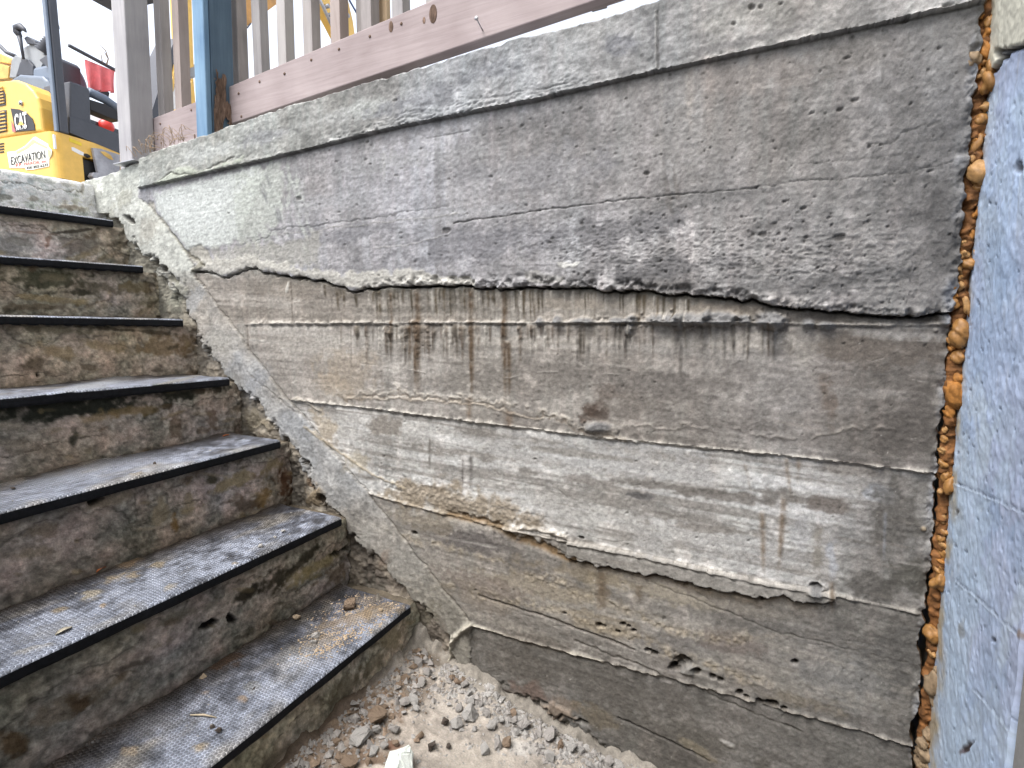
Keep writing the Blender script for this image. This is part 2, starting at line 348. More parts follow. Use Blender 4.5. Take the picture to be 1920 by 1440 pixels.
# ---- broad tones of the poured surface; right side darkened by painted shade and dirt
def region(mask, col, a=1.0):
    k = (mask * a)[..., None]; f.C[:] = f.C * (1 - k) + np.array(col) / 255.0 * k
region(upper, (150, 149, 152))
region(upper * ss(700, 1500, U), (140, 137, 134))
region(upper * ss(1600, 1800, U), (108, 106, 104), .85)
region(cope.astype(float), (150, 151, 152)); region(cope * ss(900, 250, U), (163, 166, 157), .8); region(cope * ss(1250, 1330, U + n1 * 20), (160, 157, 153), .8)
bandA = (~upper) & (V < v1); bandB = (V >= v1) & (V < v2); bandC = (V >= v2) & (V < v3); bandD = (V >= v3) & (V < v4); bandE = V >= v4
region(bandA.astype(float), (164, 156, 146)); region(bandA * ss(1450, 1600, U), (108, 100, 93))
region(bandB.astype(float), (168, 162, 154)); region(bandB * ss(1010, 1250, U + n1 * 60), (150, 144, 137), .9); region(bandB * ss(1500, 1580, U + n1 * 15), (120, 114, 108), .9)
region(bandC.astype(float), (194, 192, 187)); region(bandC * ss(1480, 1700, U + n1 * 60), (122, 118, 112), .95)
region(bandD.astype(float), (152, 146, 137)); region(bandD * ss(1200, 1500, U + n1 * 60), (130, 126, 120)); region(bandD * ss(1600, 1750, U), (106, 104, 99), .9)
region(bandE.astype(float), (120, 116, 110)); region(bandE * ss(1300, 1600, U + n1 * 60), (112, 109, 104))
# ---- mottling
f.tone(np.clip(n3 * .20 + n1 * .22 + n2 * .15, -.45, .45))
f.tone(np.where(upper, f.streak * .05 + f.vert * .04, f.streak * .06 + f.vert * .06))
f.C[..., 2] *= 1 + .03 * n3; f.C[..., 0] *= 1 - .02 * n3 + .02 * f.vert
w1 = fbm(Xg * 3.2 + .4 * n1, Zg * 55 + 2.2 * Xg, 55, 4); w2 = fbm(Xg * 5 + .3 * n1, Zg * 120 + 4 * Xg, 58, 3)
tw = np.clip(w1 * 2.6 + w2 * 1.2, -1, 1)
fadeC = bandC * (1 - .75 * ss(1480, 1680, U))
region(np.clip(tw, 0, 1) * fadeC, (218, 218, 217), .85); region(np.clip(-tw - .15, 0, 1) * fadeC, (134, 129, 122), .8)
region(np.clip(tw, 0, 1) * bandB * np.exp(-((V - 640) / 26) ** 2), (188, 183, 175), .7); region(np.clip(-tw, 0, 1) * bandB, (118, 112, 105), .4); region(np.clip(tw, 0, 1) * bandB, (176, 171, 163), .35)
region(np.clip(tw, 0, 1) * bandA, (182, 176, 166), .5); region(np.clip(-tw, 0, 1) * bandA, (124, 117, 107), .45)
region(np.clip(tw, 0, 1) * bandD, (166, 160, 148), .45); region(np.clip(-tw, 0, 1) * bandD, (106, 101, 95), .5); region(np.clip(tw, 0, 1) * bandE, (128, 124, 118), .35); region(np.clip(-tw, 0, 1) * bandE, (88, 84, 78), .4)
runs = fbm(Xg * 120 + .5 * n1, Zg * 3.5, 45, 3); rz = np.exp(-np.clip(V - vK, 0, None) / (60 + 90 * np.clip(n3 + .4, 0, 1.2))) * (~upper) * ss(560, 700, U) * (1 - ss(1250, 1420, U))
region(np.clip(-runs * 3 - .35, 0, 1) * rz, (92, 84, 72), .75); region(np.clip(runs * 3 - .5, 0, 1) * rz, (196, 190, 178), .6)
runs2 = fbm(Xg * 30, Zg * 1.6, 49, 4); region(np.clip(-runs2 * 2.5 - .3, 0, 1) * up_f0, (112, 110, 109), .35); region(np.clip(runs2 * 2.5 - .3, 0, 1) * up_f0, (166, 164, 162), .3)
# ---- upper panel: washed streaks, damp patches
for (u, v, ru, rv, c, a) in [(600, 380, 110, 22, (166, 167, 170), .6), (860, 400, 120, 14, (170, 171, 174), .6), (760, 300, 180, 18, (160, 161, 162), .5), (1000, 320, 130, 40, (150, 150, 154), .5), (640, 440, 150, 20, (128, 128, 133), .7), (900, 460, 180, 30, (122, 122, 127), .7), (1180, 430, 120, 30, (112, 111, 113), .8),
                             (1350, 370, 140, 14, (112, 111, 110), .6), (1420, 140, 140, 40, (150, 142, 136), .6), (1300, 260, 90, 80, (146, 142, 138), .5), (1230, 500, 140, 26, (106, 105, 106), .8), (1560, 530, 200, 30, (100, 99, 98), .8), (1700, 250, 80, 130, (112, 110, 108), .6), (1470, 520, 90, 24, (140, 139, 138), .5), (1760, 420, 40, 130, (92, 90, 88), .7),
                             (1250, 345, 6, 60, (105, 100, 96), .5), (1265, 330, 5, 40, (110, 104, 98), .5), (540, 330, 40, 30, (150, 150, 152), .6), (500, 470, 60, 20, (160, 160, 158), .5), (1600, 110, 90, 30, (124, 120, 116), .7)]:
    f.blob(u, v, ru, rv, c, a, -8, .9)
for (u, v0, ln, wd, c, a) in [(1292, 120, 140, 9, (168, 158, 148), .6), (1330, 105, 170, 13, (166, 154, 146), .6), (1365, 110, 130, 12, (110, 104, 100), .5), (1410, 95, 110, 9, (158, 150, 142), .5), (1470, 80, 170, 7, (120, 112, 106), .5), (1240, 150, 260, 3, (160, 156, 150), .6), (1268, 150, 240, 3, (156, 152, 148), .5), (1175, 270, 110, 3, (164, 162, 160), .5), (1345, 470, 90, 10, (146, 145, 144), .5), (1395, 450, 95, 9, (148, 147, 146), .5), (1418, 460, 90, 6, (145, 144, 142), .5), (990, 400, 90, 8, (150, 150, 153), .5), (720, 285, 70, 4, (178, 178, 176), .7), (734, 275, 40, 3, (176, 176, 174), .6), (560, 340, 110, 7, (172, 176, 172), .6), (575, 380, 60, 4, (178, 180, 176), .6), (1700, 60, 160, 12, (128, 124, 121), .5), (1640, 200, 200, 14, (116, 114, 112), .5)]:
    f.drip(u, v0, ln, wd, c, a)
# coping: bare and limewashed areas, vertical form joint, ragged old edge
for (u, v, ru, rv, c, a) in [(395, 285, 55, 16, (186, 190, 186), .8), (640, 215, 70, 14, (174, 176, 174), .7), (690, 200, 40, 16, (178, 182, 178), .7), (800, 185, 90, 20, (126, 128, 134), .7), (500, 255, 50, 14, (132, 134, 138), .6), (930, 130, 70, 20, (124, 127, 133), .7), (1160, 80, 40, 26, (122, 124, 131), .7), (1120, 60, 60, 20, (160, 161, 160), .5), (1225, 70, 10, 40, (120, 120, 122), .8), (1400, 30, 90, 22, (172, 170, 164), .6), (300, 300, 40, 12, (150, 154, 148), .7), (1600, 22, 120, 14, (146, 144, 142), .5), (1400, 75, 120, 8, (120, 118, 118), .6)]:
    f.blob(u, v, ru, rv, c, a, -14, .9)
f.poly([(318, 322), (345, 312), (372, 322), (395, 318), (420, 305), (455, 292), (455, 304), (300, 348), (292, 344)], (188, 196, 176), .75, 3, 5, .002)
f.line([(290, 345), (318, 322), (330, 326), (352, 327), (372, 324), (398, 312), (424, 302), (440, 294)], 1.4, (95, 95, 84), .6, -.003, wob=3)
# white paint patch and its scraped right edge
f.poly([(290, 362), (320, 352), (480, 312), (500, 330), (470, 390), (450, 445), (430, 462), (352, 468), (318, 425), (296, 396)], (200, 206, 201), .92, 5, 7, .0015)
f.poly([(460, 330), (530, 300), (545, 360), (520, 420), (500, 450), (440, 465)], (184, 190, 180), .75, 12, 26, .001, nz=f.vert * .6 + n2 * .9)
f.poly([(300, 372), (330, 362), (430, 340), (420, 420), (345, 440)], (210, 216, 213), .5, 16, 8)
for i in range(34):
    uu = random.uniform(470, 580); vv = random.uniform(320, 470); f.blob(uu, vv, random.uniform(2, 4), random.uniform(8, 22), random.choice([(190, 196, 188), (120, 122, 124)]), .6, random.uniform(-30, -15), .8)
f.poly([(262, 385), (288, 378), (292, 398), (318, 425), (306, 440), (285, 430)], (176, 172, 158), .85, 3, 4, -.003)
f.poly([(350, 472), (372, 458), (392, 470), (400, 492), (380, 500), (360, 492)], (176, 172, 158), .8, 3, 4, -.003)
f.poly([(398, 470), (430, 462), (500, 455), (600, 440), (600, 500), (440, 505), (402, 500)], (170, 168, 156), .6, 8, 12)
f.poly([(372, 480), (480, 482), (560, 502), (640, 512), (700, 512), (770, 503), (830, 520), (900, 522), (900, 540), (760, 538), (685, 546), (560, 520), (470, 505), (425, 520), (380, 510)], (198, 195, 184), .85, 3, 9, .001)
f.poly([(1040, 490), (1085, 492), (1075, 505), (1050, 502)], (205, 204, 198), .9, 2, 5, .001)
f.poly([(985, 505), (1060, 518), (1055, 535), (990, 530)], (168, 166, 160), .7, 4, 8)
# fine joints in the upper panel
f.line([(470, 452), (500, 447), (512, 434), (560, 425), (620, 421), (700, 410), (840, 385)], 1.0, (96, 96, 98), .55, -.0016, wob=4)
f.line([(520, 440), (700, 420), (860, 400)], 1.0, (170, 168, 160), .5, .0008, wob=3, brk=.4)
f.line([(850, 418), (960, 402), (1100, 383), (1260, 364), (1400, 354), (1420, 352)], 1.0, (66, 65, 64), .8, -.003, wob=2.5)
f.line([(1400, 354), (1500, 340), (1620, 332), (1700, 322), (1790, 306)], 1.1, (84, 82, 80), .6, -.0018, wob=4, brk=.4)
f.line([(1500, 308), (1600, 300), (1700, 290)], 1.0, (95, 93, 90), .4, -.0008, wob=3, brk=.6)
f.line([(700, 465), (760, 460), (830, 440)], 1.3, (168, 166, 162), .5, .0012, wob=4, brk=.4)
f.line([(1630, 275), (1660, 272), (1690, 258), (1720, 240), (1760, 228)], 1.5, (84, 82, 80), .5, -.0016, wob=9, brk=.6)
f.line([(1228, 20), (1230, 132)], 1.6, (178, 176, 172), .5, .003); f.line([(1233, 20), (1235, 132)], 1.5, (104, 102, 102), .5, -.003)
f.line([(860, 200), (960, 175), (1100, 150)], 1, (100, 100, 102), .3, -.002, wob=4); f.line([(800, 260), (880, 245)], 1.2, (108, 108, 110), .4, -.002)
# ---- relief of the upper panel
up_f = upper.astype(float)
f.H += up_f * (.0005 * f.streak + .0009 * n1 + .0009 * n2)
rough_m = up_f * np.exp(-((V - (470 + (U - 1300) * .05 + n3 * 40)) / 70) ** 2) * ss(780, 1250, U + n3 * 80) * (1 - ss(1660, 1760, U))
rid = 1 - np.abs(fbm(Xg * 60, Zg * 150, 50, 4)) * 3.2
f.H += rough_m * .0013 * np.clip(rid, -1, 1); f.tone(rough_m * np.clip(rid, -.6, 1) * .20)
band_r = cope * ss(-46, -4, V - vC + n1 * 20) * (1 - ss(1050, 1150, U)) * ss(560, 700, U)
f.H += band_r * .0025 * np.clip(rid, -1, 1); f.H += cope * .003 * fbm(Xg * 18, Zg * 30, 33, 4)
# ---- steps between the pours
f.H += (.020 - .004 * np.exp(-np.clip(vKj - V, 0, None) / 4)) * up_f
f.H += .012 * cope
lip = np.exp(-((vC - V - 3) / 4.0) ** 2) * cope * (.2 + n2 * 1.3 + n1) * ss(240, 420, U)
f.H += .004 * np.clip(lip, 0, 1.3); f.C += (np.clip(lip, 0, 1) * .03)[..., None]
und = np.exp(-((V - vC - 2.5) / 2.4) ** 2) * (~cope); f.H -= .0025 * und * ss(230, 300, U)
f.C *= (1 - .18 * np.exp(-np.clip(V - vC, 0, None) / (5 + 9 * (n1 + .6))) * (~cope) * ss(240, 300, U))[..., None]   # soft shade below the coping edge, painted into the colour
f.H += bandA * .011 * (1 - ss(700, 1250, U)) * np.exp(-np.clip(V - vKj - 4, 0, None) / 70) * ss(2, 6, V - vKj)
# crumbled underside along the crack
cr = ss(430, 520, U) * (1 - ss(1745, 1775, U))
gap = np.exp(-((V - vKj - 1.8) / np.clip(1.9 + 2.2 * n3 + 1.2 * n1, .7, 4)) ** 2) * (~upper)
f.H -= gap * .022 * np.clip(.55 + ss(480, 700, U) * .6, 0, 1)
crumb = np.exp(-((vKj - V - 8) / 8.0) ** 2) * upper * ss(640, 800, U)
f.H += crumb * .010 * np.clip(n2 * 1.4 + n1 * .8 - .15, -1, 1); f.tone(crumb * n2 * .3)
# grime and algae running out of the crack, with ledge shade painted in
gr = np.exp(-np.clip(V - vK, 0, None) / (13 + 16 * np.clip(f.vert + .2, 0, 1))) * (~upper) * ss(420, 560, U)
region(np.clip(gr, 0, 1), (84, 80, 68), .7)
# ---- lower boards
lo = (~upper).astype(float)
f.H += lo * (.0012 * n1 + .0007 * n2 + .0004 * f.streak)
f.H += .004 * bandB + .001 * bandC + .006 * bandD + .003 * bandE
def ridge(vr, h, wd, u0, u1, col, a, nz=1.0, below=True):
    k = ss(u0, u0 + 15, U) * (1 - ss(u1 - 15, u1, U))
    d = V - vr + n1 * 2
    m = np.exp(-(d / (wd * np.clip(1 + n2 * nz, .3, 2))) ** 2) * k
    f.H += h * m * np.clip(1 + n2 * 1.4 * nz, .1, 2.4); region(np.clip(m * 1.3, 0, 1), col, a)
    if below:
        f.H -= h * .5 * np.exp(-((d - wd * 2.2) / (wd * 1.2)) ** 2) * k
ridge(v1, .0045, 2.6, 465, 1790, (184, 178, 168), .6, 1.3)
ridge(v2, .004, 2.4, 548, 1765, (200, 195, 183), .7, 1.3)
ridge(v3, .0035, 2.4, 690, 1745, (186, 179, 166), .5, 1.4)
ridge(v4, .005, 2.8, 880, 1140, (196, 188, 170), .85, .5)
ridge(v4, .0035, 2.4, 1140, 1725, (150, 142, 128), .5, 1.5)
R2B = [(640, 742), (690, 735), (730, 732), (780, 738), (840, 745), (900, 752), (950, 758), (1000, 768), (1050, 783), (1095, 800), (1140, 812), (1170, 818)]
f.line(R2B, 3.5, (186, 176, 160), .55, .0018, 1.2, 11, .55); f.line([(p[0], p[1] + 7) for p in R2B], 2, (110, 92, 70), .4, -.0012, .6, 11, .5); f.line([(640, 745), (760, 748), (900, 760), (1020, 785)], 2.5, (176, 162, 142), .5, .002, .9, 6)
f.line([(1120, 812), (1160, 805), (1230, 800), (1330, 800)], 3, (158, 150, 140), .5, .002, .9, 9)
f.line([(1520, 820), (1560, 814), (1600, 803), (1680, 803)], 2, (148, 140, 128), .5, .0015, .9, 7); f.line([(1370, 800), (1420, 815), (1490, 822)], 2, (140, 132, 124), .5, .0015, .9, 7)
# ragged fin under the fourth pour
F3 = [(1075, 1046), (1110, 1052), (1160, 1062), (1200, 1068), (1260, 1080), (1320, 1094), (1370, 1104), (1420, 1112), (1465, 1108), (1490, 1120), (1530, 1126), (1560, 1118)]
vF = px(F3, U) + n2 * 6 + n1 * 4
fin = (V > v3) & (V < vF) & (U > 1066) & (U < 1565)
region(fin.astype(float), (160, 156, 148), .8); f.H += .012 * fin
gapf = np.exp(-((V - vF - 2.4) / 2.2) ** 2) * ss(1068, 1082, U) * (1 - ss(1550, 1570, U)) * (V >= vF); f.H -= .016 * gapf
rust = np.exp(-np.clip(V - vF, 0, None) / (10 + 8 * n1)) * (V >= vF) * ss(1068, 1100, U) * (1 - ss(1500, 1570, U)); region(np.clip(rust, 0, 1), (122, 92, 52), .65)
f.line([(840, 962), (880, 972), (930, 982), (960, 1002), (1010, 1018), (1060, 1042), (1080, 1048)], 6, (112, 80, 42), .75, -.007, .8, 7); f.line([(945, 990), (1000, 990), (1060, 1006)], 4, (208, 200, 186), .8, .007, .9, 4)
f.poly([(720, 928), (760, 905), (830, 905), (940, 935), (1010, 968), (1020, 985), (930, 980), (850, 960), (760, 940)], (156, 138, 112), .75, 12, 20, .002); 
sandy = np.exp(-((V - (px([(650, 880), (1000, 975)], U))) / 28) ** 2) * ss(680, 740, U) * (1 - ss(990, 1050, U)); f.H += sandy * .0016 * np.clip(fbm(Xg * 120, Zg * 120, 14, 3) * 2, -1, 1)
# pale wash of board C with brushed darker strokes
for (u, v, ru, rv, c, a, an) in [(760, 800, 110, 26, (196, 194, 188), .6, 8), (980, 850, 170, 34, (200, 200, 198), .6, 9), (1250, 880, 190, 30, (198, 198, 197), .6, 8), (1330, 1020, 190, 40, (196, 195, 192), .6, 10), (1100, 960, 150, 30, (190, 188, 182), .5, 10), (640, 800, 34, 24, (190, 188, 182), .6, 20), (900, 810, 40, 9, (132, 126, 118), .7, 8), (720, 798, 34, 18, (138, 130, 120), .8, 8), (870, 850, 130, 7, (128, 121, 112), .6, 9), (1080, 850, 110, 6, (136, 131, 122), .6, 7), (990, 884, 30, 9, (136, 130, 122), .7, 8), (1100, 900, 50, 10, (140, 133, 126), .6, 8),
                                 (1250, 912, 130, 8, (118, 113, 106), .8, 7), (1370, 932, 110, 11, (122, 116, 109), .8, 7), (1190, 928, 40, 6, (96, 94, 94), .8, 7), (1330, 990, 100, 9, (140, 134, 126), .8, 5), (1270, 970, 70, 7, (140, 135, 128), .7, 6), (1480, 930, 60, 16, (122, 117, 110), .7, 6), (1560, 945, 70, 16, (112, 102, 94), .7, 8), (1640, 925, 44, 18, (168, 173, 180), .7, 10), (1600, 1010, 30, 26, (140, 139, 136), .6, 10), (1690, 960, 60, 60, (96, 92, 86), .7, 0), (1560, 1050, 14, 46, (186, 191, 200), .7, -8), (1533, 1040, 14, 50, (142, 136, 124), .8, 0), (1500, 1000, 24, 40, (190, 191, 192), .6, 0), (1700, 1090, 50, 40, (84, 82, 74), .8, 0), (1640, 1100, 90, 26, (98, 94, 88), .8, 6), (1600, 880, 60, 14, (120, 112, 104), .6, 4),
                                 (1115, 770, 30, 19, (74, 58, 48), .85, 4), (1150, 735, 30, 20, (110, 96, 86), .5, 0), (1170, 760, 60, 40, (112, 104, 96), .5, 0), (1050, 700, 130, 26, (120, 114, 107), .6, 0), (1300, 720, 160, 34, (120, 114, 108), .7, 0), (900, 715, 140, 22, (132, 126, 118), .6, 0), (650, 690, 60, 50, (176, 160, 138), .5, 30), (620, 720, 40, 30, (182, 164, 140), .5, 40), (560, 640, 60, 28, (174, 168, 158), .6, 0), (1000, 640, 170, 10, (182, 175, 164), .8, 0), (1380, 640, 150, 17, (192, 185, 174), .95, 0), (780, 590, 130, 5, (178, 170, 158), .7, 0), (720, 640, 160, 16, (182, 177, 168), .7, 0), (1510, 665, 34, 30, (168, 162, 152), .6, 0), (1650, 660, 130, 34, (108, 98, 88), .7, 0), (1560, 760, 14, 60, (112, 96, 84), .6, 0), (1450, 740, 80, 60, (136, 131, 126), .5, 0), (1700, 780, 90, 60, (98, 92, 86), .7, 0), (1330, 790, 140, 14, (118, 112, 106), .5, 4),
                                 (560, 545, 60, 20, (166, 154, 138), .5, 0), (640, 560, 90, 22, (136, 127, 117), .6, 0), (820, 580, 130, 9, (120, 114, 105), .7, 0), (700, 570, 100, 10, (172, 164, 152), .6, 0), (1100, 570, 170, 12, (166, 154, 138), .6, 0), (1360, 580, 90, 10, (160, 146, 128), .5, 0),
                                 (880, 1008, 70, 22, (104, 98, 95), .8, 12), (980, 1060, 60, 22, (112, 106, 101), .6, 12), (800, 975, 70, 20, (150, 138, 118), .6, 12), (1010, 1100, 150, 18, (160, 146, 122), .55, 14), (900, 1090, 100, 18, (132, 118, 108), .6, 16), (1250, 1110, 150, 16, (176, 166, 146), .8, 12), (1400, 1140, 110, 16, (160, 153, 140), .6, 12), (1390, 1165, 60, 14, (108, 104, 98), .7, 12), (1130, 1110, 14, 40, (114, 98, 78), .6, 0), (1200, 1190, 150, 22, (120, 116, 112), .6, 14), (1130, 1165, 90, 20, (160, 146, 122), .65, 14), (1500, 1190, 120, 30, (126, 123, 118), .5, 14), (1370, 1200, 80, 20, (130, 116, 108), .5, 14), (1100, 1075, 120, 14, (150, 136, 112), .6, 12), (1560, 1260, 110, 40, (136, 136, 134), .5, 14), (1700, 1230, 60, 60, (96, 94, 90), .7, 0), (900, 1130, 60, 16, (146, 134, 120), .5, 16),
                                 (1000, 1200, 70, 14, (110, 102, 92), .6, 14), (1150, 1290, 160, 40, (96, 91, 84), .5, 16), (950, 1240, 70, 30, (104, 98, 90), .6, 16), (1000, 1300, 60, 18, (122, 96, 84), .6, 20), (1060, 1320, 40, 14, (140, 122, 104), .6, 24), (1120, 1345, 50, 20, (116, 104, 84), .6, 24), (1450, 1360, 60, 20, (128, 124, 118), .6, 20), (1300, 1380, 120, 24, (100, 96, 88), .6, 20), (1600, 1410, 80, 26, (118, 116, 110), .5, 20), (1500, 1310, 90, 16, (136, 124, 104), .5, 16)]:
    f.blob(u, v, ru, rv, c, a, an, .9)
for i in range(90):                       # brush and trowel strokes along the boards
    uu = random.uniform(620, 1700); vv = random.uniform(790, 1240); an = px([(560, 12), (1800, 10)], uu)
    f.blob(uu, vv, random.uniform(20, 80), random.uniform(1.5, 4), random.choice([(120, 114, 106), (186, 182, 174), (140, 132, 122)]), random.uniform(.2, .5), an, .8)
for i in range(46):                       # fine scratches
    uu = random.uniform(620, 1720); vv = random.uniform(640, 1330); an = random.uniform(-.3, .8); ln = random.uniform(8, 34)
    f.line([(uu, vv), (uu + ln * math.cos(an), vv + ln * math.sin(an))], .9, random.choice([(92, 88, 82), (196, 190, 180)]), .45, -.001)
# sandy honeycombed seams in board D
for v_off, s_, a in ((px([(700, 985), (900, 1040), (1130, 1120), (1300, 1190)], U), 9, .55), (px([(860, 1100), (1000, 1130), (1150, 1178), (1300, 1235), (1480, 1300)], U), 12, .6)):
    m = np.exp(-((V - v_off + n1 * 14) / s_) ** 2) * ss(690, 760, U) * (1 - ss(1380, 1520, U)) * bandD * np.clip(.6 + n2 * 1.5, 0, 1)
    region(np.clip(m, 0, 1), (170, 154, 126), a); f.H += m * .002 * np.clip(fbm(Xg * 130, Zg * 130, 17, 3) * 2, -1, 1)
for (u, v, r_) in [(1280, 1237, 13), (1270, 1248, 10), (1307, 1256, 9), (1338, 1266, 11), (1350, 1272, 8), (1216, 1217, 7), (1227, 1222, 6), (1190, 1180, 6), (1180, 1172, 5), (1170, 1168, 5), (1126, 1170, 6), (1132, 1172, 4), (1061, 1147, 5), (1160, 1182, 4), (1385, 1295, 9), (1400, 1303, 7), (1425, 1312, 7), (1450, 1317, 9), (1440, 1314, 6), (1470, 1325, 6), (1490, 1238, 8), (1260, 1250, 6), (780, 998, 4), (1430, 1120, 7), (1530, 1100, 12), (1090, 1008, 4)]:
    f.blob(u, v, r_, r_ * .62, (62, 52, 42), .55, 15, .8, -.020)
f.blob(1290, 1252, 16, 9, (150, 148, 142), .7, 15, .8, .008)
f.line([(1080, 1200), (1200, 1245), (1330, 1300), (1500, 1370)], 1.6, (80, 74, 66), .4, -.003, wob=4, brk=.5); f.line([(1160, 1345), (1200, 1362), (1270, 1395), (1330, 1425)], 1.6, (58, 54, 50), .7, -.005, wob=2)
f.line([(960, 1000), (1200, 1080), (1450, 1180), (1700, 1240)], 1.2, (100, 94, 86), .3, -.002, wob=4, brk=.5); f.line([(900, 1115), (1010, 1150), (1150, 1200), (1190, 1216)], 1.8, (86, 78, 70), .6, -.005, wob=2)
f.blob(1365, 1392, 20, 6, (206, 203, 196), .8, 28, .7, .003); f.blob(1310, 1405, 40, 9, (150, 138, 112), .6, 32, .8)
# crumbled foot of the wall at the floor
f.line([(850, 1236), (900, 1270), (950, 1300), (1010, 1325), (1080, 1375), (1150, 1412), (1200, 1440)], 7, (86, 80, 70), .6, -.010, .9, 6); f.line([(865, 1256), (930, 1306), (1000, 1346), (1100, 1396), (1160, 1425)], 4, (140, 134, 124), .6, .010, .9, 6)
f.poly([(1010, 1318), (1035, 1312), (1070, 1330), (1090, 1352), (1060, 1345), (1040, 1350)], (146, 128, 110), .8, 3, 8, .008); f.line([(1042, 1350), (1056, 1338), (1080, 1348), (1100, 1356)], 3, (70, 64, 54), .7, -.012, .6, 4)
# mineral crust lumps and drips on the first joint
for (u, v, ru, rv, h) in [(1245, 599, 34, 10, .016), (1290, 598, 36, 11, .018), (1345, 597, 40, 12, .018), (1397, 600, 11, 8, .012), (1448, 598, 26, 14, .020), (1440, 606, 20, 8, .012), (1515, 606, 10, 8, .010), (1550, 610, 14, 7, .010), (1048, 600, 10, 8, .012), (1015, 604, 8, 8, .010), (1095, 602, 22, 6, .010), (1160, 602, 16, 6, .010), (1185, 600, 14, 8, .012), (1770, 598, 14, 14, .015), (1180, 618, 8, 10, .008), (1270, 612, 12, 6, .01), (1125, 800, 26, 8, .009), (1530, 1104, 14, 7, .01)]:
    f.blob(u, v, ru * 1.1, rv * 1.3, (124, 124, 124), .9, 0, .3, h); f.blob(u, v, ru, rv, None, 1, 0, 1.0, h * .4, nz=f.n2 * 1.6)
for i in range(110):
    uu = random.choice([random.uniform(640, 1210), random.uniform(720, 900), random.uniform(640, 1480)]); ln = random.uniform(20, 85)
    f.drip(uu, 608 + random.uniform(-2, 4), ln, random.uniform(1.6, 3.2), random.choice([(112, 104, 92), (190, 184, 172), (128, 118, 106), (104, 92, 80), (92, 84, 74)]), .95, random.uniform(.002, .0045))
for i in range(80):
    uu = random.uniform(600, 1300); f.drip(uu, px(CRACK, uu) + 6, random.uniform(18, 70), random.uniform(1.4, 3), random.choice([(74, 66, 52), (90, 78, 60), (190, 184, 172)]), .95, random.uniform(0, .002))
for (u, v0, ln, wd) in [(786, 538, 215, 5), (781, 600, 150, 4), (885, 540, 220, 5), (884, 610, 150, 4), (947, 545, 240, 5), (955, 640, 120, 3), (736, 545, 120, 3), (770, 600, 90, 3)]:
    f.drip(u, v0, ln, wd, (92, 74, 56), .95, .001)
for (u, v0, ln, wd) in [(1270, 612, 66, 7), (1315, 612, 60, 9), (1276, 640, 80, 3), (1358, 612, 70, 3.5), (1395, 612, 60, 4), (1375, 612, 55, 3), (1450, 612, 62, 5), (1102, 612, 80, 4), (1083, 610, 85, 3), (1150, 606, 75, 3), (1160, 606, 70, 3), (1172, 606, 72, 3), (1122, 606, 60, 4)]:
    f.drip(u, v0, ln, wd, (122, 116, 108), .95, .004)
for (u, v0, ln, wd, c, ln2) in [(1430, 960, 130, 5, (128, 108, 86), 4), (1475, 858, 80, 4, (116, 98, 78), 10), (1472, 935, 150, 5, (122, 102, 80), -12), (1500, 860, 50, 4, (128, 108, 88), -4), (1397, 870, 60, 3, (150, 138, 124), 14), (1660, 960, 100, 3, (150, 156, 166), -4), (1545, 700, 90, 9, (108, 94, 82), 0), (1560, 1090, 60, 5, (100, 84, 66), 0), (870, 860, 60, 2, (88, 84, 80), 0), (884, 855, 60, 3, (84, 80, 76), 0), (806, 820, 70, 2, (96, 90, 82), 0), (1130, 1070, 60, 9, (112, 94, 72), 0), (1110, 1070, 70, 8, (162, 146, 116), 0), (1200, 1095, 40, 8, (110, 96, 78), 0), (880, 745, 50, 5, (120, 98, 76), 0), (955, 770, 40, 8, (118, 98, 80), 0)]:
    f.drip(u, v0, ln, wd, c, .75, .001, ln2)
f.blob(543, 540, 3, 14, (222, 218, 206), .9, 18, .5, .002)
f.line([(660, 608), (660, 690)], 1, (120, 110, 98), .4, -.001); f.line([(550, 520), (550, 606)], 1, (96, 88, 78), .6, -.002); f.line([(464, 612), (466, 655)], 2, (104, 96, 86), .6, -.004)
for a_, b_ in (((948, 709), (978, 703)), ((1010, 697), (1048, 697)), ((1128, 700), (1166, 701)), ((1202, 701), (1212, 700)), ((470, 560), (500, 566)), ((760, 690), (800, 700))):
    f.line([a_, b_], 1.0, (176, 170, 160), .6, .0012, wob=2)
f.blob(1732, 990, 6, 5, (188, 164, 128), .8, 30, .9, .004)
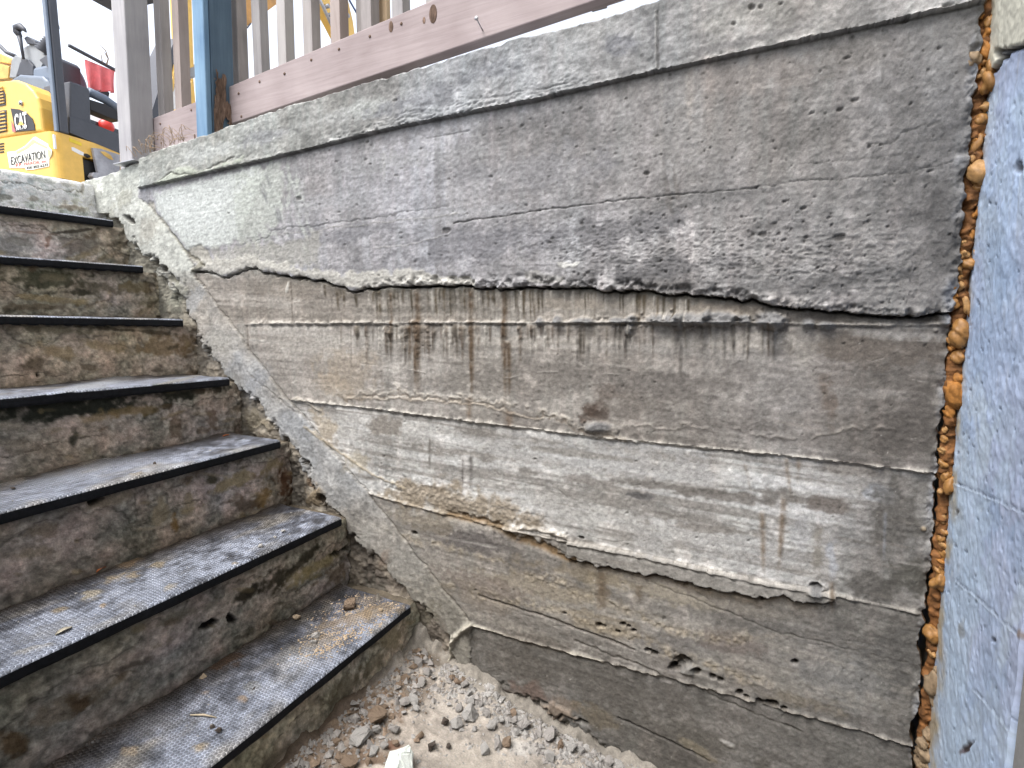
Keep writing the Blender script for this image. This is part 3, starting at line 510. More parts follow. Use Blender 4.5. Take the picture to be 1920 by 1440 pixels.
# ---- bug holes
def pits(n, u0, v0, u1, v1, r0, r1, cond):
    for i in range(n):
        uu, vv = random.uniform(u0, u1), random.uniform(v0, v1)
        if not cond(uu, vv): continue
        r_ = r0 + (r1 - r0) * random.random() ** 3
        f.blob(uu, vv, r_ * random.uniform(1, 1.7), r_, (88, 84, 80), .35, random.uniform(-40, 0), .6, -.0011 * r_)
pits(1500, 560, 20, 1830, 580, .7, 2.6, lambda u, v: px(COPE, u) + 6 < v < px(CRACK, u) - 8)
pits(420, 1050, 400, 1720, 570, .9, 3.2, lambda u, v: px(COPE, u) + 6 < v < px(CRACK, u) - 8)
pits(160, 300, 20, 1800, 330, 1.0, 3.2, lambda u, v: v < px(COPE, u) - 4)
pits(420, 700, 600, 1740, 1420, .8, 2.4, lambda u, v: v > px(CRACK, u) + 8)
for (u, v, ru, rv) in [(1697, 39, 17, 7), (1776, 12, 17, 8), (1760, 90, 9, 6), (1577, 445, 14, 8), (1528, 370, 9, 6), (1505, 390, 8, 5), (938, 334, 7, 4), (836, 432, 8, 7), (1012, 395, 5, 4), (1240, 290, 6, 5), (1212, 325, 6, 4), (1310, 268, 7, 5), (1605, 187, 10, 6), (1575, 205, 8, 5), (1523, 212, 8, 4), (1630, 275, 6, 5), (1650, 272, 7, 5), (1555, 408, 10, 4), (1470, 378, 7, 5), (1430, 440, 9, 6), (1745, 320, 16, 5), (1410, 12, 8, 7), (1427, 13, 7, 6), (1376, 42, 7, 6), (1464, 5, 8, 5), (1590, 108, 9, 4), (430, 400, 5, 4), (560, 372, 6, 5), (636, 398, 7, 4), (1780, 440, 6, 5)]:
    f.blob(u, v, ru * .8, rv * .7, (84, 80, 77), .5, -15, 1.0, -.004)
for i in range(120):                      # pale flecks
    f.blob(random.uniform(700, 1760), random.uniform(640, 1420), random.uniform(1, 2.2), random.uniform(1, 2), (205, 200, 190), .6, 0, .3)
# ---- rendered strip along the stairs, and the rough recess left of it
st = (left & ~recess).astype(float)
lowk = ss(500, 560, V)
region(st * (1 - lowk), (196, 199, 189), .9); region(st * lowk, (168, 164, 156), .62); region(st * lowk * ss(1000, 1150, V), (148, 143, 130), .8)
region(st * lowk * np.clip(.5 + n3 * 1.6, 0, 1) * (1 - ss(900, 1000, V)), (158, 163, 168), .7)
region(recess * 1.0, (136, 128, 115), .9); region(recess * ss(930, 1060, V), (112, 102, 92), .9); region(recess * np.clip(n1 * 2 + .1, 0, 1), (168, 156, 136), .6); region(recess * np.clip(-n1 * 2 - .1, 0, 1), (66, 60, 52), .5)
region(recess * (1 - ss(560, 640, V)), (150, 148, 132), .7)
f.tone(left * np.clip(n1 * .16 + n2 * .14 + f.vert * .05, -.35, .35))
f.H = np.where(left, .020 * (1 - lowk) + .007 * lowk + .0016 * n1 + .0014 * n2, f.H)
f.H = np.where(recess, -.010 + .010 * n1 + .006 * n2, f.H)
er = np.exp(-((U - uL) / 5.0) ** 2) * (V > 420) * (V < 1190); f.H -= er * .012 * np.clip(.5 + n1 * 2.5, 0, 1.6); region(np.clip(er * (.3 + n1 * 2), 0, 1), (62, 55, 45), .5)
seam_r = np.exp(-((U - uR) / 1.6) ** 2) * (V > 372) * (V < 1168); f.H -= .004 * seam_r; region(np.clip(seam_r, 0, 1), (114, 106, 92), .4)
for (u, v, ru, rv, c, a, h) in [(330, 520, 14, 9, (120, 116, 96), .7, -.012), (318, 505, 12, 7, (72, 66, 56), .8, -.02), (300, 495, 10, 6, (96, 90, 76), .7, -.012), (242, 410, 12, 5, (60, 55, 48), .8, -.018), (330, 560, 20, 34, (156, 156, 138), .7, .006), (372, 500, 6, 16, (150, 146, 128), .8, .004), (372, 560, 14, 40, (176, 178, 178), .7, 0), (410, 640, 22, 36, (178, 176, 168), .7, 0), (440, 650, 16, 50, (186, 182, 172), .5, 0), (480, 720, 16, 40, (156, 160, 166), .6, 0), (560, 800, 34, 26, (160, 164, 168), .6, 0), (640, 920, 34, 40, (154, 156, 156), .6, 0), (470, 790, 26, 20, (150, 138, 112), .6, .006), (505, 800, 16, 14, (170, 156, 130), .7, .008), (590, 930, 22, 22, (150, 130, 100), .8, .01), (604, 935, 8, 10, (52, 44, 36), .8, -.02), (580, 905, 12, 12, (110, 84, 60), .7, .004), (600, 962, 16, 8, (176, 168, 150), .7, .008), (690, 1050, 30, 24, (104, 96, 86), .7, 0), (720, 1050, 12, 26, (122, 100, 84), .6, .002), (760, 1060, 44, 36, (160, 158, 150), .5, 0), (700, 1110, 40, 24, (96, 92, 82), .6, 0), (810, 1190, 34, 34, (120, 110, 98), .6, 0), (800, 1150, 20, 30, (112, 106, 88), .6, 0), (690, 1000, 20, 30, (170, 168, 160), .5, 0), (200, 360, 30, 30, (176, 180, 170), .6, 0), (280, 430, 20, 24, (180, 176, 162), .5, 0), (230, 380, 16, 30, (168, 168, 150), .5, .003)]:
    f.blob(u, v, ru, rv, c, a, 35, .9, h)
f.line([(885, 1168), (866, 1182), (850, 1200), (846, 1226), (845, 1250)], 3.2, (190, 182, 162), .85, .014, .7, 2)
f.line([(885, 1167), (868, 1178), (850, 1192)], 3, (186, 180, 162), .7, .008); f.line([(600, 770), (560, 745), (548, 750)], 2, (190, 180, 160), .5, .004)
f.line([(345, 468), (356, 480), (372, 488), (380, 496)], 2, (116, 110, 90), .6, -.004, wob=3); f.line([(318, 432), (345, 468)], 1.6, (140, 136, 116), .6, -.003); f.line([(470, 700), (540, 760), (600, 800)], 1.2, (120, 112, 104), .4, -.002, wob=5)
f.line([(240, 470), (300, 505), (352, 560), (345, 590)], 1.6, (110, 104, 88), .5, -.004, wob=4)
f.line([(575, 800), (640, 850), (700, 890), (760, 915)], 2.2, (186, 164, 126), .5, .002, wob=4); f.blob(610, 800, 20, 40, (188, 168, 136), .55, -30, .9); f.blob(660, 860, 30, 20, (188, 172, 140), .5, 30, .9)
# weathered right edge by the foam: paint smears, crumbling
eg = ss(-26, -4, U - (px([(-200, 1862), (50, 1842), (608, 1785), (1400, 1724)], V)) + n1 * 10)
f.H += eg * .006 * np.clip(n2 * 2, -1, 1); region(np.clip(eg * (n1 * 2 + .1), 0, 1), (160, 166, 176), .6)
f.blob(1835, 190, 7, 40, (176, 184, 194), .8, 5, .7); f.blob(1834, 215, 9, 5, (40, 38, 38), .8, 0, .5, -.01); f.blob(1733, 1310, 7, 40, (214, 218, 222), .85, 8, .7); f.blob(1745, 1200, 4, 30, (196, 200, 206), .7, 6, .7); f.blob(1808, 475, 6, 22, (150, 150, 152), .7, 5, .7)

TH = .30
lum_ = f.C @ np.array((.3, .55, .15)); f.C = f.C + (lum_[..., None] - f.C) * .16; f.C = .57 + (f.C - .57) * .90
fine = .0009 * fbm(Xg * 170, Zg * 170, 44, 3) + .0004 * (_rng.rand(*U.shape) - .5)
P = np.stack([Xg, .02 - f.H - fine * np.where(upper & ~left, 1.2, .9), Zg], -1)
f.tone(.15 * fbm(Xg * 150, Zg * 150, 37, 3) + .06 * (_rng.rand(*U.shape) - .5))
# ---- split the one surface into its pours; all parts share border vertices
wall = tag(empty('retaining_wall', (0, 0, 0)), 'weathered grey board-marked concrete wall beside the stairs, cracked across the middle', 'wall')
def qm(a): return a[:-1, :-1]
lab = np.zeros(U.shape, int)
lab[bandA] = 2; lab[bandB] = 3; lab[bandC] = 4; lab[bandD] = 5; lab[bandE] = 6
lab[upper] = 1; lab[left] = 7; lab[recess] = 8; lab[cope & ~left] = 0
vis = (U > -150) & (U < 2060) & (V > -260) & (V < 1620)
for i, nm in enumerate(['coping_band', 'upper_panel', 'board_course', 'board_course', 'board_course', 'board_course', 'base_course', 'rendered_strip', 'stair_flank']):
    k = (qm(lab) == i) & qm(vis)
    if not k.any(): continue
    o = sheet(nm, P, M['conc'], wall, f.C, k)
    if i == 1: o['label'] = 'pitted dark grey panel above the crack'
    if i == 7: o['label'] = 'smooth pale sloping strip along the stairs'
# top, left end and right return of the wall
def edge_strip(name, line, cols, offs):
    Pn = np.stack([line + np.array(o) for o in offs]); Cn = np.stack([cols] * len(offs))
    return sheet(name, Pn, M['conc'], wall, Cn)
edge_strip('wall_top', P[-1], f.C[-1], [(0, 0, 0), (0, .006, .005), (0, .02, .009), (0, .12, .008), (0, TH, .0)])
edge_strip('wall_end', P[:, 0], f.C[:, 0], [(0, 0, 0), (-.004, .006, 0), (-.006, .03, 0), (0, TH, 0)])
edge_strip('wall_end', P[:, -1], f.C[:, -1] * np.array([.9, .75, .6]), [(0, 0, 0), (.003, .008, 0), (.001, .04, 0), (-.004, .12, 0)])

# ================================================================== STAIRS
ENDS = [(770, 1135), (640, 970), (525, 825), (430, 708), (343, 598), (268, 498), (212, 412)]
LEFTS = [(390, 1440), (0, 1265), (0, 960), (0, 745), (0, 590), (0, 478), (0, 383)]
YS = -1.46                                             # far side of the stairwell
STEP = []                                              # nose x, nose z at the wall, slope dz/dy
for e, l in zip(ENDS, LEFTS):
    p = on_y(*e, -.03); q = on_x(*l, p[0]); STEP.append((p[0], p[2], (q[2] - p[2]) / (q[1] - p[1])))
lip = [on_x(u, v, -2.375) for u, v in ((0, 318), (165, 345))]
STEP.append((-2.365, lip[1][2], (lip[0][2] - lip[1][2]) / (lip[0][1] - lip[1][1])))
MT = .021                                              # mat thickness
stairs = tag(empty('concrete_stairs', (0, 0, 0)), 'stained old concrete staircase climbing to the left along the wall', 'stairs')
def nose_z(k, y): return STEP[k][1] + STEP[k][2] * (y + .03)
RCOL = [(158, 146, 122), (132, 123, 111), (134, 122, 111), (140, 127, 113), (152, 134, 110), (136, 124, 104), (160, 147, 134), (202, 205, 203)]
RP = {                                                 # painted marks on each riser in photo coordinates
    0: [(650, 1290, 50, 16, (92, 86, 72), .6, -40), (700, 1250, 40, 12, (98, 92, 78), .5, -40), (590, 1400, 30, 14, (86, 78, 66), .5, -40), (740, 1200, 24, 30, (140, 130, 108), .6, -40), (520, 1420, 50, 16, (116, 106, 90), .6, -40)],
    1: [(560, 1060, 60, 10, (56, 52, 42), .8, -50), (520, 1085, 44, 24, (60, 56, 46), .8, -45), (470, 1110, 44, 12, (52, 48, 40), .85, -35), (400, 1168, 18, 10, (26, 24, 22), .95, -20), (435, 1160, 8, 8, (34, 30, 28), .9, 0), (600, 1060, 70, 12, (146, 134, 96), .7, -35), (560, 1080, 34, 14, (150, 136, 100), .6, -35), (640, 1035, 30, 7, (40, 38, 30), .8, -20), (635, 1075, 30, 16, (112, 98, 84), .7, -40), (300, 1210, 40, 10, (132, 122, 108), .5, -25), (120, 1330, 70, 20, (128, 116, 102), .6, -25), (150, 1320, 18, 16, (82, 66, 48), .7, 0), (20, 1395, 30, 22, (96, 76, 54), .7, 0), (240, 1250, 70, 8, (74, 66, 60), .5, -20), (330, 1160, 80, 12, (112, 108, 98), .6, -20)],
    2: [(300, 965, 16, 26, (146, 134, 112), .7, 0), (360, 945, 20, 30, (150, 138, 116), .7, 0), (330, 985, 10, 16, (118, 92, 58), .8, 0), (495, 930, 18, 24, (136, 110, 72), .75, 0), (535, 900, 16, 34, (84, 54, 36), .75, 0), (450, 900, 60, 12, (146, 132, 100), .65, -18), (520, 870, 30, 14, (142, 128, 96), .6, -20), (200, 940, 60, 12, (118, 108, 94), .6, -15), (180, 935, 20, 10, (26, 26, 22), .8, -10), (60, 1040, 60, 16, (120, 110, 92), .5, -15), (400, 900, 14, 9, (54, 52, 40), .7, 0), (90, 1000, 40, 22, (112, 100, 84), .5, 0), (460, 945, 22, 16, (90, 76, 66), .6, 0)],
    3: [(120, 760, 190, 26, (36, 40, 34), .85, -3), (330, 735, 120, 12, (50, 50, 42), .8, -3), (180, 785, 50, 9, (150, 132, 104), .7, -6), (250, 770, 50, 10, (136, 116, 84), .65, -6), (110, 805, 30, 8, (150, 140, 122), .6, -6), (20, 800, 30, 8, (150, 142, 130), .6, 0), (140, 825, 10, 20, (58, 58, 50), .7, 0), (330, 800, 12, 40, (88, 70, 56), .5, 0), (400, 780, 12, 26, (84, 66, 54), .5, 0), (60, 840, 40, 16, (122, 112, 100), .5, 0)],
    4: [(60, 680, 30, 24, (78, 66, 52), .6, 0), (200, 650, 60, 14, (154, 134, 102), .55, 5), (310, 650, 44, 22, (134, 112, 84), .6, 0), (110, 660, 50, 14, (148, 128, 98), .6, 5), (250, 620, 100, 4, (66, 60, 50), .6, 4), (100, 618, 90, 6, (106, 100, 84), .6, 4), (72, 705, 4, 6, (24, 22, 20), .9, 0), (350, 640, 20, 20, (110, 92, 70), .6, 0)],
    5: [(80, 525, 120, 16, (62, 62, 48), .7, 3), (190, 540, 70, 16, (84, 78, 66), .6, 3), (150, 548, 20, 8, (58, 56, 46), .7, 0), (90, 560, 90, 6, (146, 130, 100), .7, 5), (260, 540, 40, 12, (128, 114, 88), .6, 0), (60, 575, 60, 6, (92, 80, 66), .6, 0), (280, 570, 20, 16, (136, 128, 108), .6, 0)],
    6: [(80, 410, 120, 16, (150, 142, 130), .7, 5), (90, 455, 9, 14, (112, 82, 66), .6, 0), (20, 460, 34, 18, (120, 120, 118), .6, 0), (150, 460, 60, 16, (112, 104, 97), .6, 0), (150, 432, 60, 3, (62, 56, 50), .7, -6), (210, 440, 14, 26, (132, 120, 108), .6, 0), (60, 436, 50, 2.5, (120, 96, 84), .6, 5)],
    7: [(30, 350, 40, 20, (176, 186, 192), .6, 0), (100, 360, 60, 16, (184, 190, 192), .6, 0), (130, 388, 30, 6, (140, 128, 116), .7, 8), (60, 372, 12, 5, (136, 128, 118), .6, 0), (155, 352, 6, 22, (118, 112, 102), .6, 10), (120, 345, 60, 5, (160, 158, 152), .5, 10)],
}
ys_s = np.concatenate([np.linspace(.05, -.95, 300), np.linspace(-.97, YS, 30)])
for k in range(8):
    part = empty('step'); part.parent = stairs
    xk = STEP[k][0] - (.018 if k < 7 else 0)
    NZ_ = 70
    Y, T = np.meshgrid(ys_s, np.linspace(0, 1, NZ_))
    zt = nose_z(k, Y) - (MT if k < 7 else 0)
    zb = (nose_z(k - 1, Y) - MT - .004) if k else np.full(Y.shape, -1.16)
    Z = zb + (zt - zb) * T
    if k == 7: Z = Z + T * (.008 * fbm(Y * 9, Y * 0 + 1, 4, 4))
    U_, V_ = proj(np.full(Y.shape, xk), Y, Z)
    g = Field(U_, V_, Y + k * 3.1, Z, RCOL[k])
    g.C *= 1.36; g.C = g.C + ((g.C @ np.array((.3, .55, .15)))[..., None] - g.C) * .34; g.C = .5 + (g.C - .5) * .88; g.tone(np.clip(g.n3 * .20 + g.n1 * .24 + g.n2 * .26 + g.streak * .06 + g.vert * .10 + .3 * fbm(Y * 150, Z * 150, 37, 3), -.55, .55))
    g.C[..., 2] *= 1 + .10 * g.n3; g.C[..., 0] *= 1 + .07 * g.n1
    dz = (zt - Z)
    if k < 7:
        m = np.exp(-dz / (.012 + .03 * np.clip(.3 + g.n3 + g.n1 * .6, 0, 1))); kk = (m * .6)[..., None]; g.C[:] = g.C * (1 - kk) + np.array((62, 60, 50)) / 255 * kk     # algae plus painted contact shadow under the nosing
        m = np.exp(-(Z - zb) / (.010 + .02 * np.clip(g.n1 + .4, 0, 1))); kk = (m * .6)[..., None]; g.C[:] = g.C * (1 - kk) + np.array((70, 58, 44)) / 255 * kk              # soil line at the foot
    # peeling skim coat with a ragged edge
    pe = ss(-.02, .03, dz - .05 + .09 * g.n3 + .05 * g.n1) * (k < 7)
    g.H += -.004 * pe + .0022 * g.n1 + .0026 * g.n2; edge = np.exp(-((dz - .05 + .09 * g.n3 + .05 * g.n1) / .004) ** 2) * (k < 7); g.C *= (1 - .30 * edge)[..., None]
    g.C *= (1 + .10 * (1 - pe))[..., None]
    for (u, v, ru, rv, c, a, an) in RP[k]: g.blob(u, v, ru, rv, tuple(x * (1.18 if sum(c) > 200 else 1) for x in c), a, an, 1.0, (-.012 if sum(c) < 110 else .001))
    for i in range(36):
        yy = random.uniform(-.7, .03); zz = random.uniform(float(zb.min()), float(zt.max())); uu, vv = proj(np.array(xk), np.array(yy), np.array(zz))
        g.blob(float(uu), float(vv), random.uniform(4, 26), random.uniform(2, 8), random.choice([(78, 72, 60), (172, 156, 130), (106, 88, 72), (152, 143, 130), (164, 146, 110)]), random.uniform(.2, .5), random.uniform(-30, 10), 1.0, random.uniform(-.002, .002))
    for i in range(2):
        yy = random.uniform(-.6, 0); zz = float(zb.min()) + random.uniform(.3, .8) * .19; pts = []
        for j in range(7):
            uu, vv = proj(np.array(xk), np.array(yy - .04 * j), np.array(zz + random.uniform(-.012, .012))); pts.append((float(uu), float(vv)))
        g.line(pts, 1.0, (62, 56, 48), .45, -.002, wob=6, brk=.7)
    rnd = np.exp(-dz / .006); ends = ss(-.055, .05, Y)
    Pr = np.stack([xk + g.H - .006 * rnd - ends * .02 * np.clip(.3 + g.n1 * 2, 0, 1), Y, Z], -1)
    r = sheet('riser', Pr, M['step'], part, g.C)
    # tread slab behind the riser edge
    xb = (STEP[k + 1][0] - .03) if k < 7 else STEP[k][0] - .30
    X2, Y2 = np.meshgrid(np.linspace(0, 1, 14), ys_s); xe = Pr[-1, :, 0]
    Xt = xe[:, None] + (xb - xe[:, None]) * X2
    Zt = np.repeat(Pr[-1, :, 2][:, None], 14, 1) + .002 * fbm(Xt * 30, Y2 * 30, 7, 3) * (X2 > 0)
    Ct = np.zeros(Xt.shape + (3,)); Ct[:] = np.array((104, 96, 84) if k < 7 else (170, 168, 160)) / 255; Ct *= (1 + .3 * fbm(Xt * 30, Y2 * 30, 12, 3))[..., None]
    sheet('tread_slab', np.stack([Xt, Y2, Zt], -1), M['step'], part, Ct)

# ---- rubber mats, one on each step
ORD = ['bottom', 'second', 'third', 'fourth', 'fifth', 'sixth', 'top']
LOOK = ['bottom rubber stair mat, strewn with sand and a dirt clod', 'second rubber stair mat from the bottom, with dried mud flakes and an orange leaf', 'third rubber stair mat from the bottom, dusty blue grey, a few dirt flakes', 'fourth rubber stair mat from the bottom, seen as a thin bright top', 'fifth rubber stair mat from the bottom, at eye level and showing only its black edge', 'sixth rubber stair mat from the bottom, black edge seen from below', 'topmost rubber stair mat, directly below the pale landing edge']
MATXB = []
for k in range(7):
    x1, zw, sl = STEP[k]; x0 = STEP[k + 1][0] - .018 + .004; MATXB.append(x0)
    root = tag(empty('stair_mat', (x1, -.03, zw)), LOOK[k], 'stair mat', 'rubber mats on the stairs')
    ya = np.linspace(0, -1.38, 330); W_ = x1 - x0
    xa = np.concatenate([np.linspace(-W_, -.012, 74), [-.007, -.003, -.0008]]); za = np.concatenate([np.zeros(74), [-.0006, -.0022, -.005]])
    Xm, Ym = np.meshgrid(xa, ya); Zm = np.repeat(za[None], len(ya), 0) + sl * Ym
    Uq, Vq = proj(Xm + x1, Ym - .03, Zm + zw)
    q = Field(Uq, Vq, Xm + k, Ym, (58, 60, 68))
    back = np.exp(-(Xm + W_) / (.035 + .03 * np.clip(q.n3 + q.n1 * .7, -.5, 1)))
    far = ss(-.02, -.5, Ym)
    dust = np.clip((.02, .16, .30, .45, .5, .5, .5)[k] + .10 + q.n3 * .55 + q.n1 * .5 + q.n2 * .45 + .5 * far + .42 * ss(-W_, 0, Xm), 0, 1) * (1 - .6 * np.clip(back, 0, 1))  # dust, with a bluish sky sheen painted towards nose and far end
    kk = (dust * .85)[..., None]; q.C[:] = q.C * (1 - kk) + np.array((150, 157, 172)) / 255 * kk
    wt = np.clip(fbm(Xm * 14, Ym * 9, 28 + k, 3) * 2.2 - .35, 0, 1)[..., None] * .5; q.C[:] = q.C * (1 - wt) + np.array((150, 140, 122)) / 255 * wt
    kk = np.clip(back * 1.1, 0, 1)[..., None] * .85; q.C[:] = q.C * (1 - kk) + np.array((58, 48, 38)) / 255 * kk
    q.tone(np.clip(q.n1 * .25 + q.n2 * .3, -.5, .5))
    q.H += .0009 * q.n1 + np.clip(back, 0, 1) * .003 * np.clip(.3 + q.n2 + q.n1, 0, 1)
    corner = np.exp(-np.clip(Xm + W_, 0, None) / .02) * np.clip(.5 + q.n1 + q.n3, 0, 1); q.H += corner * .006
    mud = {0: [(650, 1165, 60, 16, (172, 146, 112), .5), (600, 1205, 40, 10, (168, 146, 114), .4), (700, 1150, 50, 12, (170, 146, 112), .4), (690, 1125, 40, 8, (166, 142, 110), .35), (420, 1240, 40, 14, (76, 56, 40), .85), (385, 1300, 14, 7, (164, 136, 106), .7), (375, 1405, 20, 10, (168, 148, 116), .7), (245, 1410, 16, 8, (166, 146, 118), .6), (455, 1310, 10, 6, (160, 130, 96), .6), (480, 1290, 24, 12, (150, 150, 146), .5), (300, 1360, 60, 20, (136, 136, 138), .5), (550, 1230, 50, 14, (140, 140, 140), .5)],
           1: [(225, 1083, 34, 9, (166, 150, 124), .85), (238, 1058, 24, 8, (140, 116, 88), .8), (300, 1058, 20, 6, (164, 148, 120), .7), (172, 1116, 20, 8, (172, 162, 142), .8), (318, 1102, 14, 6, (160, 146, 122), .6), (110, 1145, 20, 6, (160, 140, 108), .6), (192, 1136, 8, 5, (156, 128, 92), .7), (70, 1215, 40, 6, (160, 156, 148), .6), (440, 1058, 10, 4, (160, 140, 110), .6), (100, 1180, 80, 16, (150, 153, 160), .5)],
           2: [(215, 858, 26, 4, (170, 156, 128), .8), (30, 905, 20, 5, (150, 140, 126), .6), (260, 888, 18, 4, (150, 140, 124), .6), (455, 826, 14, 2, (190, 196, 204), .6), (170, 880, 120, 14, (150, 156, 166), .5), (160, 874, 30, 3, (116, 104, 88), .6)],
           3: [(330, 715, 60, 3, (150, 146, 136), .7), (180, 722, 200, 8, (170, 174, 178), .6)]}
    for (u, v, ru, rv, c, a) in mud.get(k, []): q.blob(u, v, ru, rv, c, a, -14, 1.1, .0025)
    Pm = np.stack([Xm, Ym, Zm + q.H], -1)
    o = sheet('mat_top', Pm, M['rub'], root, q.C)
    # nosing: thick black front edge with a ribbed lower lip, then the underside and the end
    bm = bmesh.new(); n_ = 150; prof = [(-.0008, -.005), (0, -.009), (0, -MT), (-.004, -MT - .006), (-.012, -MT - .006), (-.016, -MT + .002), (-W_, -MT + .002)]
    rows = []
    for y in np.linspace(0, -1.38, n_):
        j = .0012 * math.sin(y * 37 + k) + random.uniform(-.0006, .0006); rib = .003 if (k in (4, 5) and int(-y / .02) % 2) else 0
        rows.append([bm.verts.new((a + (j if i < 4 else 0), y, b + sl * y + (rib if i in (3, 4) else 0))) for i, (a, b) in enumerate(prof)])
    for a_, b_ in zip(rows[:-1], rows[1:]):
        for i in range(len(prof) - 1): bm.faces.new([a_[i], a_[i + 1], b_[i + 1], b_[i]])
    bm.faces.new([bm.verts.new((-W_, 0, 0)), bm.verts.new((-.012, 0, 0)), bm.verts.new((-.001, 0, -.005))] + [bm.verts.new((a, 0, b)) for a, b in prof[1:]])
    bm_obj('nosing', bm, M['rubedge'], root)

# ================================================================== FLOOR OF THE PIT
def floor_z(x, y):
    z = -.958 - .21 * (np.asarray(x, float) + .79)
    return np.clip(z, -1.12, -.93) + .018 * fbm(np.asarray(x, float) * 6, np.asarray(y, float) * 6, 25, 3)
xf = np.linspace(-1.0, .30, 330); yf = np.concatenate([np.linspace(.03, -.9, 260), np.linspace(-.92, YS, 30)])
Xf, Yf = np.meshgrid(xf, yf); Zf = floor_z(Xf, Yf)
Uf, Vf = proj(Xf, Yf, Zf); q = Field(Uf, Vf, Xf, Yf, (176, 168, 158))
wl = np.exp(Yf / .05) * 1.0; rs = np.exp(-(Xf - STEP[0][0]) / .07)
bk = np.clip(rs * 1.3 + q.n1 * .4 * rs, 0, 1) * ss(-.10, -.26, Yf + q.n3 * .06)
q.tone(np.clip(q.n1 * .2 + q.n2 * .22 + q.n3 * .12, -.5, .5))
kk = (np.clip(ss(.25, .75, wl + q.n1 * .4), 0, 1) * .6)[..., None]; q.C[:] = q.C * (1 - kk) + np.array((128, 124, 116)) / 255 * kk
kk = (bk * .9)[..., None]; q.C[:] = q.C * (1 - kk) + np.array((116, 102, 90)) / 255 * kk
for (u, v, ru, rv, c, a) in [(720, 1340, 50, 24, (116, 96, 80), .6), (690, 1420, 60, 26, (106, 86, 70), .65), (800, 1290, 40, 20, (132, 122, 112), .6), (760, 1300, 40, 20, (118, 106, 94), .7), (860, 1330, 60, 40, (196, 188, 178), .6), (900, 1420, 80, 26, (192, 184, 172), .6), (980, 1400, 50, 20, (200, 198, 194), .6), (740, 1400, 16, 10, (136, 92, 70), .5), (800, 1240, 40, 16, (110, 98, 86), .6)]: q.blob(u, v, ru, rv, c, a, 0, 1.0)
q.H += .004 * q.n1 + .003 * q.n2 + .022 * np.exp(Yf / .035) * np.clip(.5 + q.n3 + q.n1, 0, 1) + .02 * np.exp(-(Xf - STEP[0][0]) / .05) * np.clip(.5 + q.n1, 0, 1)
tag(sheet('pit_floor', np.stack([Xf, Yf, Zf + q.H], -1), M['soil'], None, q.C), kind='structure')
ZFL = Zf + q.H
def floor_at(u, v):
    p = on_z(u, v, -1.0)
    for _ in range(5): p = on_z(u, v, float(floor_z(p[0], p[1])) + .004)
    return p

# ================================================================== HOUSE WALL (plane x = HX)
HX = .283
house = tag(empty('house_wall', (HX, 0, 0)), 'house wall with rough pale blue painted base and cream top at the right edge', 'wall')
yb = np.linspace(.14, -.331, 300); zb_ = np.linspace(-1.13, .62, 620)
Yb, Zb = np.meshgrid(yb, zb_); Ub, Vb = proj(np.full(Yb.shape, HX), Yb, Zb)
b = Field(Ub, Vb, Yb, Zb, (184, 202, 231))
CK = [(1780, 150), (1850, 138), (1868, 128), (1876, 118), (1884, 100), (1892, 94), (1905, 92), (1920, 86), (2000, 60)]
vb = px(CK, Ub) + b.n2 * 5; crm = Vb < vb
b.tone(np.clip(b.n3 * .10 + b.n1 * .08 + b.n2 * .06 + b.vert * .05, -.25, .25)); dw = np.clip((np.exp((Zb - -.95) / -.12) * .5 + np.clip(b.vert * 2 - .5, 0, 1) * .35) * np.clip(.6 + b.n1, 0, 1), 0, .6)[..., None]; b.C[:] = b.C * (1 - dw) + np.array((158, 156, 150)) / 255 * dw
b.C[..., 0] *= 1 - .06 * b.n3; b.C[crm] = np.array((214, 212, 196)) / 255; 
for i in range(44):
    vv = random.uniform(150, 1430); b.blob(random.uniform(1790, 1915), vv, random.uniform(10, 40), random.uniform(20, 110), random.choice([(196, 216, 238), (160, 183, 214), (172, 193, 224), (206, 222, 238), (184, 200, 218)]), random.uniform(.3, .6), random.uniform(-20, 20), 1.1)
b.poly([(1800, 800), (1850, 960), (1838, 1150), (1810, 1320), (1800, 1440), (1740, 1440), (1770, 1200), (1790, 960)], (198, 218, 238), .55, 10, 16)
b.H += .0012 * b.n1 + .0013 * b.n2 + .002 * b.n3 + .0008 * fbm(Yb * 160, Zb * 160, 22, 3); b.tone(.07 * fbm(Yb * 150, Zb * 150, 27, 3))
ck = np.exp(-((Vb - vb) / 3.2) ** 2) * ss(1858, 1868, Ub); kk = (np.clip(ck * 1.3, 0, 1) * .9)[..., None]; b.C[:] = b.C * (1 - kk) + np.array((34, 32, 32)) / 255 * kk; b.H -= ck * .02
b.blob(1881, 100, 10, 14, (40, 38, 38), .95, -40, .5, -.015); b.blob(1882, 101, 5, 7, (150, 152, 152), .8, -40, .5, .01)
b.H += .006 * crm
for (pts, wd) in [([(1790, 905), (1812, 912), (1835, 922), (1870, 938), (1920, 962)], 1.8), ([(1795, 1090), (1840, 1125), (1880, 1165), (1910, 1190)], 1.4), ([(1825, 1290), (1860, 1330), (1898, 1375)], 1.6)]:
    b.line(pts, wd * .8, (122, 132, 152), .7, -.0015, wob=5, brk=.4); b.line([(x, y + 4) for x, y in pts], 2, (206, 222, 238), .4, .001, wob=5)
b.blob(1912, 315, 12, 14, (64, 66, 72), .85, -50, .9, -.006); b.blob(1802, 1180, 8, 18, (140, 142, 140), .6, 0, 1); b.blob(1815, 1400, 16, 5, (60, 52, 56), .85, -40, .9, -.004); b.blob(1806, 1408, 12, 6, (74, 60, 58), .6, -40, 1); b.blob(1796, 960, 4, 10, (84, 92, 110), .8, 20, .6, -.004)
b.blob(1862, 1200, 6, 4, (60, 60, 66), .8, 20, .8, -.004); b.blob(1910, 1190, 8, 14, (130, 108, 92), .7, 0, .9)
